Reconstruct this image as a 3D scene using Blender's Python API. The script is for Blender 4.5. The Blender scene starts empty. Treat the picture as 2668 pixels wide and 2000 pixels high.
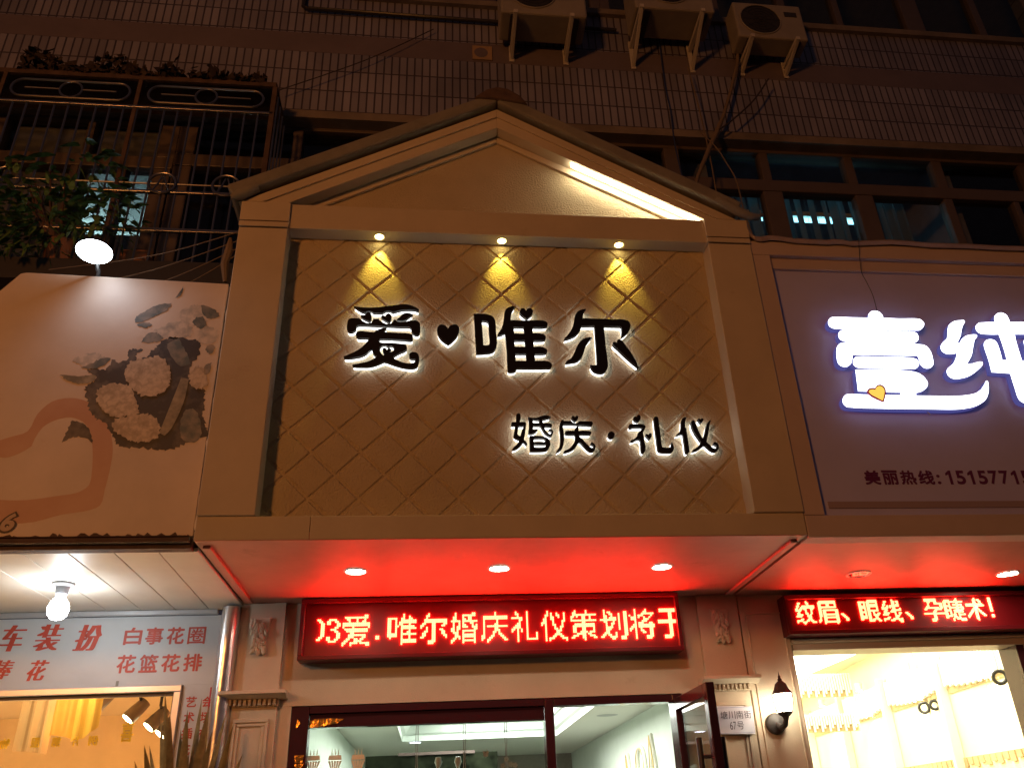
import bpy, bmesh, math, random
import numpy as np
from mathutils import Vector, Matrix
random.seed(7)
scene = bpy.context.scene
COL = scene.collection
R = math.radians

# ------------------------------------------------------------------ camera
cam = bpy.data.cameras.new('camera')
cam_o = bpy.data.objects.new('camera', cam)
COL.objects.link(cam_o)
_r = Vector((0.99226409, -0.11500731, -0.04674724))
_u = Vector((-0.01183728, -0.46248662, 0.88654724))
_f = Vector((0.12357938, 0.87913562, 0.46027024))
cam_o.matrix_world = Matrix(((_r.x, _u.x, -_f.x, 0.0), (_r.y, _u.y, -_f.y, -3.4348), (_r.z, _u.z, -_f.z, 1.6), (0, 0, 0, 1)))
cam.sensor_fit = 'HORIZONTAL'
cam.sensor_width = 36
cam.lens = 36 * 0.819174
cam.shift_x = -71.02 / 2668
cam.shift_y = 20.55 / 2668
cam.clip_end = 500
cam.clip_start = 0.05
scene.camera = cam_o

# ------------------------------------------------------------------ world and exposure
world = bpy.data.worlds.new('World')
scene.world = world
world.use_nodes = True
_bg = world.node_tree.nodes['Background']
_bg.inputs['Color'].default_value = (0.62, 0.5, 0.66, 1)
_bg.inputs['Strength'].default_value = 0.032
vs = scene.view_settings
vs.view_transform = 'Standard'
vs.look = 'None'
vs.exposure = 0
vs.gamma = 1
scene.cycles.use_denoising = True
scene.cycles.max_bounces = 8
scene.cycles.sample_clamp_indirect = 6
scene.cycles.caustics_reflective = False
scene.cycles.caustics_refractive = False

# ------------------------------------------------------------------ helpers
class MB:
    def __init__(s):
        s.v = []; s.f = []
    def add(s, vs_, fs):
        n = len(s.v); s.v += [tuple(q) for q in vs_]; s.f += [tuple(i + n for i in f) for f in fs]; return s
    def box(s, x0, x1, y0, y1, z0, z1):
        return s.add([(x0, y0, z0), (x1, y0, z0), (x1, y1, z0), (x0, y1, z0), (x0, y0, z1), (x1, y0, z1), (x1, y1, z1), (x0, y1, z1)],
                     [(0, 3, 2, 1), (4, 5, 6, 7), (0, 1, 5, 4), (1, 2, 6, 5), (2, 3, 7, 6), (3, 0, 4, 7)])
    def obox(s, c, ax, ay, az):
        """box with centre c and half-axis vectors"""
        c, ax, ay, az = map(Vector, (c, ax, ay, az))
        P = [c + ax * i + ay * j + az * k for k in (-1, 1) for j in (-1, 1) for i in (-1, 1)]
        return s.add(P, [(0, 2, 3, 1), (4, 5, 7, 6), (0, 1, 5, 4), (1, 3, 7, 5), (3, 2, 6, 7), (2, 0, 4, 6)])
    def quad(s, a, b, c, d):
        return s.add([a, b, c, d], [(0, 1, 2, 3)])
    def prism(s, poly, y0, y1):
        """polygon in (x, z), counter-clockwise or not, extruded from y0 to y1"""
        n = len(poly)
        V = [(p[0], y0, p[1]) for p in poly] + [(p[0], y1, p[1]) for p in poly]
        return s.add(V, [tuple(range(n)), tuple(range(2 * n - 1, n - 1, -1))] + [(i, i + n, (i + 1) % n + n, (i + 1) % n) for i in range(n)])
    def prism_x(s, poly, x0, x1):
        n = len(poly)
        V = [(x0, p[0], p[1]) for p in poly] + [(x1, p[0], p[1]) for p in poly]
        return s.add(V, [tuple(range(n)), tuple(range(2 * n - 1, n - 1, -1))] + [(i, i + n, (i + 1) % n + n, (i + 1) % n) for i in range(n)])
    def tube(s, pts, r, seg=8, closed=False, cap=True):
        pts = [Vector(p) for p in pts]; n = len(pts); rings = []
        rr = r if isinstance(r, (list, tuple)) else [r] * n
        N = None
        for i, p in enumerate(pts):
            if closed: t = pts[(i + 1) % n] - pts[i - 1]
            else: t = pts[min(i + 1, n - 1)] - pts[max(i - 1, 0)]
            t.normalize()
            if N is None:
                N = t.orthogonal().normalized()
            else:
                N = (N - t * N.dot(t))
                N = N.normalized() if N.length > 1e-6 else t.orthogonal().normalized()
            B = t.cross(N)
            rings.append([p + (N * math.cos(2 * math.pi * k / seg) + B * math.sin(2 * math.pi * k / seg)) * rr[i] for k in range(seg)])
        V = [q for g in rings for q in g]; F = []
        m = n if closed else n - 1
        for i in range(m):
            j = (i + 1) % n
            for k in range(seg):
                F.append((i * seg + k, i * seg + (k + 1) % seg, j * seg + (k + 1) % seg, j * seg + k))
        if cap and not closed:
            F.append(tuple(range(seg - 1, -1, -1))); F.append(tuple(range((n - 1) * seg, n * seg)))
        return s.add(V, F)
    def lathe(s, prof, c, seg=24, axis='z', a0=0.0, a1=2 * math.pi):
        """profile [(r, h)] around a z (or y) axis through c"""
        c = Vector(c); full = abs(a1 - a0 - 2 * math.pi) < 1e-6; m = seg if full else seg + 1
        V = []
        for (r, h) in prof:
            for k in range(m):
                a = a0 + (a1 - a0) * k / seg
                if axis == 'z': V.append(c + Vector((r * math.cos(a), r * math.sin(a), h)))
                else: V.append(c + Vector((r * math.cos(a), h, r * math.sin(a))))
        F = []
        for i in range(len(prof) - 1):
            for k in range(seg):
                k2 = (k + 1) % m
                F.append((i * m + k, i * m + k2, (i + 1) * m + k2, (i + 1) * m + k))
        return s.add(V, F)
    def disc(s, c, r, axis, seg=24):
        c = Vector(c); V = []
        for k in range(seg):
            a = 2 * math.pi * k / seg
            V.append(c + (Vector((r * math.cos(a), r * math.sin(a), 0)) if axis == 'z' else Vector((r * math.cos(a), 0, r * math.sin(a)))))
        return s.add(V, [tuple(range(seg))])
    def build(s, name, mat, parent=None, bevel=0, smooth=False, fix=True):
        me = bpy.data.meshes.new(name)
        me.from_pydata(s.v, [], s.f)
        if fix:
            bm = bmesh.new(); bm.from_mesh(me)
            bmesh.ops.recalc_face_normals(bm, faces=bm.faces)
            bm.to_mesh(me); bm.free()
        o = bpy.data.objects.new(name, me); COL.objects.link(o)
        if mat is not None: me.materials.append(mat)
        if parent is not None: o.parent = parent
        if bevel:
            b = o.modifiers.new('bevel', 'BEVEL'); b.width = bevel; b.segments = 2; b.limit_method = 'ANGLE'; b.angle_limit = R(40)
        if smooth:
            me.polygons.foreach_set('use_smooth', [True] * len(me.polygons)); me.set_sharp_from_angle(angle=R(40))
        return o

def tag(o, label, cat, group=None):
    o['label'] = label; o['category'] = cat
    if group: o['group'] = group
    return o
def struct(o):
    o['kind'] = 'structure'; return o
def thing(name, label, cat, loc=(0, 0, 0), group=None):
    """an Empty that parents its parts; parts are given in world coordinates, so the Empty sits at the world origin unless loc is set"""
    o = bpy.data.objects.new(name, None); COL.objects.link(o)
    o.empty_display_size = 0.05
    o.location = loc
    tag(o, label, cat, group)
    return o
def copy_tree(o, parent=None):
    c = o.copy(); COL.objects.link(c)
    if parent is not None: c.parent = parent
    for ch in [q for q in o.children]: copy_tree(ch, c)
    return c

# ------------------------------------------------------------------ materials
def mat(name, color, rough=0.6, bump=0.0, bscale=60, var=0.0, vscale=6, metal=0.0, spec=0.4, emit=None, estr=0.0, bdist=0.003, stain=None):
    m = bpy.data.materials.new(name); m.use_nodes = True
    nt = m.node_tree; b = nt.nodes['Principled BSDF']
    b.inputs['Base Color'].default_value = (*color, 1); b.inputs['Roughness'].default_value = rough
    b.inputs['Metallic'].default_value = metal; b.inputs['Specular IOR Level'].default_value = spec
    tc = nt.nodes.new('ShaderNodeTexCoord')
    if var > 0 or stain:
        n = nt.nodes.new('ShaderNodeTexNoise'); n.inputs['Scale'].default_value = vscale; n.inputs['Detail'].default_value = 6; n.inputs['Roughness'].default_value = 0.65
        nt.links.new(tc.outputs['Object'], n.inputs['Vector'])
        rp = nt.nodes.new('ShaderNodeValToRGB')
        rp.color_ramp.elements[0].position = 0.3; rp.color_ramp.elements[1].position = 0.7
        rp.color_ramp.elements[0].color = (*[max(0, c * (1 - var)) for c in color], 1)
        rp.color_ramp.elements[1].color = (*[min(1, c * (1 + var)) for c in color], 1)
        nt.links.new(n.outputs['Fac'], rp.inputs['Fac']); out = rp.outputs['Color']
        if stain:
            n2 = nt.nodes.new('ShaderNodeTexNoise'); n2.inputs['Scale'].default_value = stain[1]; n2.inputs['Detail'].default_value = 8; n2.inputs['Roughness'].default_value = 0.7
            nt.links.new(tc.outputs['Object'], n2.inputs['Vector'])
            r2 = nt.nodes.new('ShaderNodeValToRGB'); r2.color_ramp.elements[0].position = stain[2]; r2.color_ramp.elements[1].position = stain[2] + 0.12
            nt.links.new(n2.outputs['Fac'], r2.inputs['Fac'])
            mx = nt.nodes.new('ShaderNodeMixRGB'); mx.inputs['Color2'].default_value = (*stain[0], 1)
            nt.links.new(r2.outputs['Color'], mx.inputs['Fac']); nt.links.new(out, mx.inputs['Color1']); out = mx.outputs['Color']
        nt.links.new(out, b.inputs['Base Color'])
    if bump > 0:
        n = nt.nodes.new('ShaderNodeTexNoise'); n.inputs['Scale'].default_value = bscale; n.inputs['Detail'].default_value = 4
        nt.links.new(tc.outputs['Object'], n.inputs['Vector'])
        bp = nt.nodes.new('ShaderNodeBump'); bp.inputs['Strength'].default_value = bump; bp.inputs['Distance'].default_value = bdist
        nt.links.new(n.outputs['Fac'], bp.inputs['Height']); nt.links.new(bp.outputs['Normal'], b.inputs['Normal'])
    if emit:
        b.inputs['Emission Color'].default_value = (*emit, 1); b.inputs['Emission Strength'].default_value = estr
    return m

def glass(name, tint=(0.9, 0.95, 0.93), refl=0.06, rough=0.02):
    m = bpy.data.materials.new(name); m.use_nodes = True; nt = m.node_tree
    for n in list(nt.nodes):
        if n.type == 'BSDF_PRINCIPLED': nt.nodes.remove(n)
    out = nt.nodes['Material Output']
    tr = nt.nodes.new('ShaderNodeBsdfTransparent'); tr.inputs['Color'].default_value = (*tint, 1)
    gl = nt.nodes.new('ShaderNodeBsdfGlossy'); gl.inputs['Roughness'].default_value = rough
    lw_ = nt.nodes.new('ShaderNodeLayerWeight'); pw = nt.nodes.new('ShaderNodeMath'); pw.operation = 'POWER'; pw.inputs[1].default_value = 5
    nt.links.new(lw_.outputs['Facing'], pw.inputs[0])
    ma = nt.nodes.new('ShaderNodeMath'); ma.operation = 'MULTIPLY_ADD'; ma.inputs[1].default_value = 0.9; ma.inputs[2].default_value = 0.035
    nt.links.new(pw.outputs[0], ma.inputs[0])
    mx = nt.nodes.new('ShaderNodeMixShader')
    nt.links.new(ma.outputs[0], mx.inputs['Fac']); nt.links.new(tr.outputs['BSDF'], mx.inputs[1]); nt.links.new(gl.outputs['BSDF'], mx.inputs[2])
    nt.links.new(mx.outputs['Shader'], out.inputs['Surface'])
    return m

def tile_mat(name, col, mortar, bw, rh, x_off=0.0, z_off=0.0):
    m = bpy.data.materials.new(name); m.use_nodes = True; nt = m.node_tree; b = nt.nodes['Principled BSDF']
    tc = nt.nodes.new('ShaderNodeTexCoord'); sp = nt.nodes.new('ShaderNodeSeparateXYZ'); cb = nt.nodes.new('ShaderNodeCombineXYZ')
    nt.links.new(tc.outputs['Object'], sp.inputs[0]); nt.links.new(sp.outputs['X'], cb.inputs['X']); nt.links.new(sp.outputs['Z'], cb.inputs['Y'])
    mp = nt.nodes.new('ShaderNodeMapping'); mp.inputs['Location'].default_value = (x_off, z_off, 0); nt.links.new(cb.outputs[0], mp.inputs['Vector'])
    br = nt.nodes.new('ShaderNodeTexBrick'); br.offset = 0; br.squash = 1
    br.inputs['Scale'].default_value = 1; br.inputs['Brick Width'].default_value = bw; br.inputs['Row Height'].default_value = rh
    br.inputs['Mortar Size'].default_value = 0.0064; br.inputs['Mortar Smooth'].default_value = 0.25; br.inputs['Bias'].default_value = 0
    br.inputs['Color1'].default_value = (*[c * 0.82 for c in col], 1); br.inputs['Color2'].default_value = (*[c * 1.15 for c in col], 1)
    br.inputs['Mortar'].default_value = (*mortar, 1)
    nt.links.new(mp.outputs[0], br.inputs['Vector'])
    n = nt.nodes.new('ShaderNodeTexNoise'); n.inputs['Scale'].default_value = 1.6; n.inputs['Detail'].default_value = 5; nt.links.new(tc.outputs['Object'], n.inputs['Vector'])
    mr = nt.nodes.new('ShaderNodeMapRange'); mr.inputs['To Min'].default_value = 0.45; mr.inputs['To Max'].default_value = 1.4; nt.links.new(n.outputs['Fac'], mr.inputs['Value'])
    mx = nt.nodes.new('ShaderNodeVectorMath'); mx.operation = 'SCALE'
    nt.links.new(br.outputs['Color'], mx.inputs[0]); nt.links.new(mr.outputs[0], mx.inputs['Scale'])
    nt.links.new(mx.outputs[0], b.inputs['Base Color'])
    bp = nt.nodes.new('ShaderNodeBump'); bp.inputs['Strength'].default_value = 0.7; bp.inputs['Distance'].default_value = 0.004; bp.invert = True
    nt.links.new(br.outputs['Fac'], bp.inputs['Height']); nt.links.new(bp.outputs['Normal'], b.inputs['Normal'])
    b.inputs['Roughness'].default_value = 0.42
    return m

def printed(name, dark, light, scale, lo=0.42, hi=0.58, cells=False):
    m = bpy.data.materials.new(name); m.use_nodes = True; nt = m.node_tree; b = nt.nodes['Principled BSDF']; b.inputs['Roughness'].default_value = 0.5
    tc = nt.nodes.new('ShaderNodeTexCoord')
    if cells:
        n = nt.nodes.new('ShaderNodeTexVoronoi'); n.inputs['Scale'].default_value = scale; n.inputs['Randomness'].default_value = 1; fac = n.outputs['Distance']
        w = nt.nodes.new('ShaderNodeTexNoise'); w.inputs['Scale'].default_value = scale * 1.3; w.inputs['Detail'].default_value = 3
        nt.links.new(tc.outputs['Object'], w.inputs['Vector'])
        ad = nt.nodes.new('ShaderNodeMixRGB'); ad.inputs['Fac'].default_value = 0.06; nt.links.new(tc.outputs['Object'], ad.inputs['Color1']); nt.links.new(w.outputs['Color'], ad.inputs['Color2'])
        nt.links.new(ad.outputs['Color'], n.inputs['Vector'])
    else:
        n = nt.nodes.new('ShaderNodeTexNoise'); n.inputs['Scale'].default_value = scale; n.inputs['Detail'].default_value = 7; n.inputs['Roughness'].default_value = 0.6; fac = n.outputs['Fac']
        nt.links.new(tc.outputs['Object'], n.inputs['Vector'])
    rp = nt.nodes.new('ShaderNodeValToRGB'); rp.color_ramp.elements[0].position = lo; rp.color_ramp.elements[1].position = hi
    rp.color_ramp.elements[0].color = (*dark, 1); rp.color_ramp.elements[1].color = (*light, 1)
    nt.links.new(fac, rp.inputs['Fac']); nt.links.new(rp.outputs['Color'], b.inputs['Base Color'])
    return m

def emitter(name, color, strength, base=(0.8, 0.8, 0.8)):
    return mat(name, base, 0.4, emit=color, estr=strength)

CREAM = (0.60, 0.50, 0.37)
M = {
    'plaster': mat('cream_plaster', CREAM, 0.75, bump=0.3, bscale=160, var=0.10, vscale=2.2, bdist=0.003, stain=((0.50, 0.39, 0.27), 5, 0.63)),
    'stucco': mat('rough_stucco', (0.56, 0.45, 0.29), 0.8, bump=0.9, bscale=105, var=0.08, vscale=4, bdist=0.009),
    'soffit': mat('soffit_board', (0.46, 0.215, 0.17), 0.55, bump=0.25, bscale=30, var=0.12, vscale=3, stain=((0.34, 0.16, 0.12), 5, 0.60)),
    'tile': tile_mat('facade_tile', (0.28, 0.265, 0.34), (0.075, 0.06, 0.07), 0.0562, 0.2002, x_off=0.008, z_off=0.011),
    'tile_plain': mat('plain_band', (0.18, 0.145, 0.165), 0.5, bump=0.1, bscale=30, var=0.12, vscale=3),
    'concrete': mat('dirty_concrete', (0.22, 0.18, 0.15), 0.85, bump=0.4, bscale=40, var=0.3, vscale=4),
    'win_frame': mat('brown_window_metal', (0.13, 0.10, 0.09), 0.45, var=0.1),
    'glass_dark': glass('window_glass', (0.82, 0.86, 0.86)),
    'glass': glass('shop_glass', (0.93, 0.97, 0.95)),
    'dark_room': mat('unlit_room', (0.28, 0.25, 0.30), 0.9, var=0.2),
    'black_letter': mat('black_letter_paint', (0.012, 0.010, 0.013), 0.38, spec=0.35),
    'white_glow': emitter('white_backlight', (0.93, 0.97, 1.0), 2.6),
    'grey_roof': mat('grey_roof_sheet', (0.22, 0.20, 0.17), 0.7, bump=0.2, bscale=30, var=0.2, vscale=7),
    'dark_metal': mat('dark_metal', (0.05, 0.045, 0.045), 0.4, metal=0.3, var=0.1),
    'steel': mat('stainless_bar', (0.28, 0.27, 0.27), 0.28, metal=0.9, var=0.1),
    'rust': mat('rusty_steel', (0.10, 0.06, 0.045), 0.8, bump=0.5, bscale=50, var=0.35, vscale=14),
    'white_metal': mat('white_enamel', (0.62, 0.58, 0.52), 0.5, var=0.08, vscale=8, stain=((0.3, 0.22, 0.15), 14, 0.66)),
    'ac_white': mat('aged_ac_casing', (0.36, 0.32, 0.27), 0.55, var=0.12, vscale=6),
    'grille': mat('dark_grille', (0.045, 0.04, 0.038), 0.6),
    'chrome': mat('foil_wrapped_pipe', (0.72, 0.72, 0.74), 0.28, metal=0.95, bump=0.35, bscale=22, bdist=0.004),
    'leaf': mat('leaf_green', (0.11, 0.20, 0.06), 0.45, var=0.5, vscale=25),
    'leaf_dull': mat('sword_leaf', (0.24, 0.19, 0.08), 0.5, var=0.35, vscale=18),
    'soil_pot': mat('clay_pot', (0.25, 0.11, 0.06), 0.8, var=0.2),
    'maroon': mat('maroon_lacquer', (0.055, 0.014, 0.016), 0.16, spec=0.6),
    'cable': mat('cable_rubber', (0.06, 0.05, 0.05), 0.6),
    'cable_tan': mat('old_tan_cable', (0.22, 0.16, 0.11), 0.7),
    'led_face': mat('led_panel_red', (0.15, 0.003, 0.007), 0.45, var=0.05),
    'led_frame': mat('led_housing', (0.11, 0.006, 0.010), 0.35),
    'led_dot': emitter('lit_red_led', (1.0, 0.0175, 0.007), 56),
    'led_dot_right': emitter('lit_red_led_right', (1.0, 0.025, 0.010), 40),
    'red_ink': mat('red_vinyl', (0.55, 0.075, 0.045), 0.5, var=0.12, vscale=20),
    'board_white': mat('white_sign_board', (0.60, 0.60, 0.61), 0.45, var=0.05, vscale=5, stain=((0.42, 0.40, 0.38), 12, 0.69)),
    'alu': mat('aluminium_frame', (0.62, 0.62, 0.64), 0.3, metal=0.5, var=0.06),
    'ceil_white': mat('white_ceiling_panel', (0.66, 0.63, 0.57), 0.5, var=0.06, vscale=5, stain=((0.30, 0.24, 0.17), 11, 0.70)),
}
GLYPHS={
'ai':'-395,3877! -372,3872 -340,3869 -308,3870 -273,3874 -238,3881 -204,3887 -169,3892 -141,3893 -115,3887 -93,3875 -81,3865! -85,3857! -107,3863 -140,3863 -168,3859 -191,3851 -209,3844! -213,3850 -226,3854 -240,3852 -250,3845 -254,3840! -276,3840 -299,3839! -305,3846 -314,3851 -325,3851 -332,3846 -335,3840! -353,3845 -372,3857 -386,3868|-333,3828! -333,3837 -325,3843 -314,3841 -308,3830 -306,3817 -307,3803 -312,3791! -327,3796 -344,3805 -354,3815 -358,3821 -354,3826 -345,3826|-240,3820! -238,3832 -232,3837 -222,3838 -213,3828 -211,3817 -213,3805 -219,3786! -235,3794 -252,3805 -261,3816 -261,3823 -256,3826 -249,3826|-110,3835! -125,3842 -144,3844 -158,3838 -171,3821 -188,3805! -171,3801 -152,3802 -139,3809 -127,3822|-364,3807! -387,3807 -408,3804 -416,3794 -419,3776 -420,3754 -416,3738 -406,3730 -392,3730! -376,3743 -374,3758 -371,3765 -365,3768! -326,3769 -269,3767 -223,3766 -165,3764 -127,3764 -118,3757 -114,3737 -104,3725 -93,3721 -80,3723 -73,3738 -73,3763 -76,3787 -87,3798 -106,3802 -124,3800 -147,3792 -168,3790 -184,3793 -191,3804! -201,3803! -205,3792 -215,3780! -235,3779 -253,3787 -268,3799 -271,3806! -298,3805! -301,3795 -308,3781! -327,3781 -345,3791 -357,3801|-232,3756! -239,3745 -244,3732! -210,3731 -164,3729 -130,3728 -111,3721 -106,3707 -110,3692 -122,3689 -163,3692 -209,3694 -259,3695! -267,3681! -256,3674 -231,3673 -197,3673 -162,3669 -142,3666 -135,3657 -134,3642 -143,3631 -165,3620 -183,3608 -196,3596! -187,3585 -166,3574 -141,3565 -114,3563 -101,3567 -94,3576 -94,3587! -106,3587 -117,3590 -123,3602 -121,3616 -109,3624 -93,3624 -80,3614 -75,3595 -77,3571 -82,3550 -98,3540 -125,3539 -159,3545 -193,3556 -218,3566 -238,3572! -256,3562 -280,3551 -306,3544 -338,3543 -364,3543 -381,3545! -383,3552! -361,3557 -334,3563 -308,3572 -286,3586 -273,3598! -282,3604 -291,3615 -295,3628 -293,3640! -308,3628 -323,3611 -345,3598 -373,3591 -407,3586 -424,3589! -425,3595! -397,3609 -364,3629 -343,3648 -326,3670 -315,3689 -312,3697! -341,3698 -363,3698 -373,3706 -376,3720 -370,3731 -358,3735 -324,3733 -292,3731 -279,3742 -261,3751 -245,3755|-223,3647! -215,3655 -205,3656 -196,3647 -196,3633 -209,3622 -229,3612 -242,3604! -254,3618 -259,3634 -256,3650 -246,3660 -234,3660|-228,3633! -221,3640 -210,3642 -207,3635 -213,3624 -239,3611! -246,3626 -246,3642 -238,3646 -231,3641',
'heart':'60,3759! 69,3775 86,3784 103,3782 113,3767 113,3744 103,3717 86,3694 62,3672! 35,3691 18,3712 8,3738 8,3761 18,3778 33,3782 49,3774',
'wei':'185,3847! 230,3849 265,3843 285,3826 291,3802 293,3745 296,3695 292,3662 279,3638 255,3629 194,3623! 190,3726 188,3793|224,3809! 247,3806 255,3795 257,3744 260,3691 256,3674 244,3669 230,3670! 227,3743|393,3897! 376,3870 369,3842 366,3816! 433,3816 521,3819 541,3812 548,3799 544,3785 525,3779 472,3778! 472,3743! 511,3743 531,3734 536,3721 530,3707 509,3703 473,3702! 474,3666! 513,3667 533,3657 539,3646 532,3632 511,3628 476,3628! 477,3588! 524,3589 549,3582 557,3567 550,3552 533,3549 388,3546! 381,3533 374,3528 348,3527 343,3539 342,3597 340,3669 335,3741! 317,3730 298,3727! 301,3737 315,3759 324,3783 331,3817 336,3858 347,3883 371,3896|379,3776! 428,3777! 429,3740! 381,3740!|379,3700! 430,3702! 432,3665! 381,3665!|383,3626! 433,3627! 434,3587! 383,3587!|444,3872! 453,3886 468,3888 478,3876 475,3855 463,3840 446,3825! 428,3840 415,3854 413,3871 421,3886 435,3886',
'er':'748,3892! 734,3869 727,3836! 795,3836 869,3835 926,3835 953,3829 965,3812 964,3786 952,3763 932,3743 911,3728! 918,3765 918,3785 914,3793! 871,3793 830,3793! 830,3749 830,3679 832,3610 832,3570 825,3548 809,3530 785,3527 762,3535 749,3552 745,3572! 760,3569 777,3570! 780,3623 781,3706 782,3794! 748,3793 718,3791! 707,3763 685,3736 660,3722 625,3710! 627,3719! 650,3745 669,3779 681,3816 688,3850 702,3874 723,3887|767,3726! 751,3708 732,3680 720,3646 706,3613 683,3591 656,3584 625,3579! 629,3589 653,3607 669,3634 683,3668 702,3698 723,3718 745,3726|889,3698! 890,3711 898,3718 910,3714 921,3701 940,3668 958,3632 974,3594 982,3560! 962,3578 934,3607 908,3637 886,3664 868,3684 867,3697 875,3704',
'hun':'377,3301 387,3308 395,3301 395,3280 391,3262! 413,3262 421,3255 418,3237 414,3209 407,3173! 417,3162 421,3151 416,3147 409,3155 404,3162! 392,3146 377,3132 362,3125 351,3123! 358,3135 373,3150 386,3173! 370,3180 361,3188 361,3202 366,3227 368,3245! 352,3246 351,3257 356,3262 373,3262! 375,3282|386,3242! 411,3244! 400,3223 395,3207 390,3191! 379,3200 381,3220|431,3289! 447,3285 472,3286 490,3293 507,3298 524,3297 537,3288! 519,3281 495,3274! 499,3258! 530,3257 540,3250 538,3241 506,3242! 507,3224 517,3210 527,3203 535,3208 535,3217 523,3219! 525,3227 533,3228 543,3219 543,3208 534,3192 520,3194 506,3205 497,3219 487,3239 483,3244! 452,3244! 451,3225! 463,3226 475,3231! 469,3219 456,3207 442,3203 431,3204 428,3209 432,3234 433,3262|451,3276! 480,3274! 481,3258! 452,3259!|433,3193! 474,3193 501,3189 520,3178 528,3160 525,3142 515,3126 502,3119 432,3117! 432,3155|453,3179! 497,3180 506,3170 504,3163! 451,3163!|452,3151! 506,3151! 502,3138 453,3136!',
'qing':'597,3279! 596,3270! 632,3270! 640,3261 652,3257 662,3263 667,3269! 718,3269 730,3267 733,3258 728,3248 716,3246 678,3249 635,3251 593,3252! 591,3238 593,3215 593,3178 586,3142 575,3124 551,3110! 554,3117 566,3135 573,3160 575,3201 574,3236 579,3261 588,3273|650,3288! 658,3297 666,3294 665,3283 650,3267! 637,3279 634,3289 639,3296 646,3295|666,3245! 664,3232 662,3220! 708,3220 721,3216 722,3209 717,3202 706,3201 664,3200! 665,3190 677,3179 692,3159 708,3140 720,3134 726,3136 725,3145 715,3150! 715,3158 724,3160 734,3152 736,3136 728,3120 714,3115 700,3122 683,3140 671,3156 662,3164! 652,3149 638,3131 616,3118 587,3110! 589,3118 611,3129 629,3147 642,3170 644,3188 643,3200! 609,3200 600,3204 599,3213 606,3219 642,3220! 647,3231 656,3241',
'dot':'817,3218 828,3212 832,3200 826,3188 814,3183 803,3188 799,3200 805,3212',
'li':'946,3291! 953,3304 963,3301 963,3285 957,3273 945,3266! 932,3277 930,3290 938,3296|910,3257 926,3256 960,3257 975,3254 983,3244 979,3232 967,3213! 969,3189 971,3155 971,3127 964,3113 955,3110 949,3120 950,3155 948,3177! 929,3174 922,3169 909,3166 905,3172 920,3179 938,3196 944,3212 956,3223 969,3235! 958,3238 924,3238 908,3234 904,3241 905,3251|992,3201! 1000,3210 1008,3206 1006,3191 994,3177! 984,3189 978,3201 983,3206|1029,3292 1039,3297 1048,3292 1050,3259 1050,3199 1050,3151 1052,3138! 1069,3137 1087,3138 1094,3146 1098,3165! 1104,3154 1106,3137 1103,3123 1091,3113 1066,3112 1042,3114 1030,3122 1028,3141 1027,3194 1027,3259',
'yi':'1190,3295! 1179,3273 1174,3241! 1178,3238! 1179,3200 1179,3151 1179,3118 1173,3110 1164,3109 1159,3116 1159,3156 1158,3190 1157,3207! 1140,3202 1123,3198! 1129,3205 1145,3219 1154,3241 1158,3267 1165,3285 1177,3293|1254,3284! 1262,3289 1269,3286 1267,3276 1253,3262! 1244,3276 1241,3285 1248,3288|1307,3279! 1297,3261 1290,3237 1279,3200 1267,3166! 1279,3154 1292,3138 1305,3133 1313,3138 1312,3147 1299,3154! 1302,3163 1312,3166 1322,3157 1324,3140 1315,3123 1300,3116 1283,3123 1267,3138 1258,3149! 1245,3142 1225,3128 1209,3121 1192,3118! 1198,3127 1221,3142 1240,3166! 1227,3190 1215,3214 1207,3241 1206,3268 1211,3275 1221,3277 1226,3268 1232,3241 1241,3210 1251,3185! 1263,3205 1276,3244 1285,3264 1296,3276',
'one':'2218,3852! 2227,3878 2246,3894 2278,3894 2295,3877 2298,3854! 2394,3852 2495,3853 2516,3833 2512,3813 2488,3789 2456,3785 2295,3782! 2292,3772! 2426,3772 2456,3768 2463,3745 2454,3722 2430,3710 2357,3709 2202,3710 2058,3710 2035,3724 2032,3746 2042,3766 2062,3774 2208,3775! 2210,3785! 2023,3785 1997,3797 1993,3820 2005,3843 2027,3852 2131,3852|2029,3695 2096,3700 2303,3701 2448,3699 2488,3691 2505,3660 2506,3615 2499,3582 2481,3565 2452,3562 2434,3581 2433,3614 2431,3635! 2286,3633 2079,3634! 2062,3585 2040,3565 2010,3565 1994,3584 1996,3628 2008,3673|2098,3619 2231,3620 2385,3619 2418,3608 2423,3586 2409,3564 2389,3557 2215,3556 2094,3559 2075,3574 2079,3602|2077,3544! 2213,3546 2344,3543 2403,3531 2431,3504 2439,3471 2420,3444 2390,3427 2363,3422! 2357,3403! 2530,3403 2608,3406 2679,3420 2724,3448 2753,3481 2764,3492 2765,3470 2751,3427 2726,3389 2687,3362 2635,3343 2550,3331 2409,3331 2160,3332 1989,3338 1972,3354 1971,3375 1988,3401 2009,3406 2108,3405 2280,3405! 2285,3422! 2207,3423 2063,3426!|2136,3503! 2364,3500 2375,3493! 2134,3493!',
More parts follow.
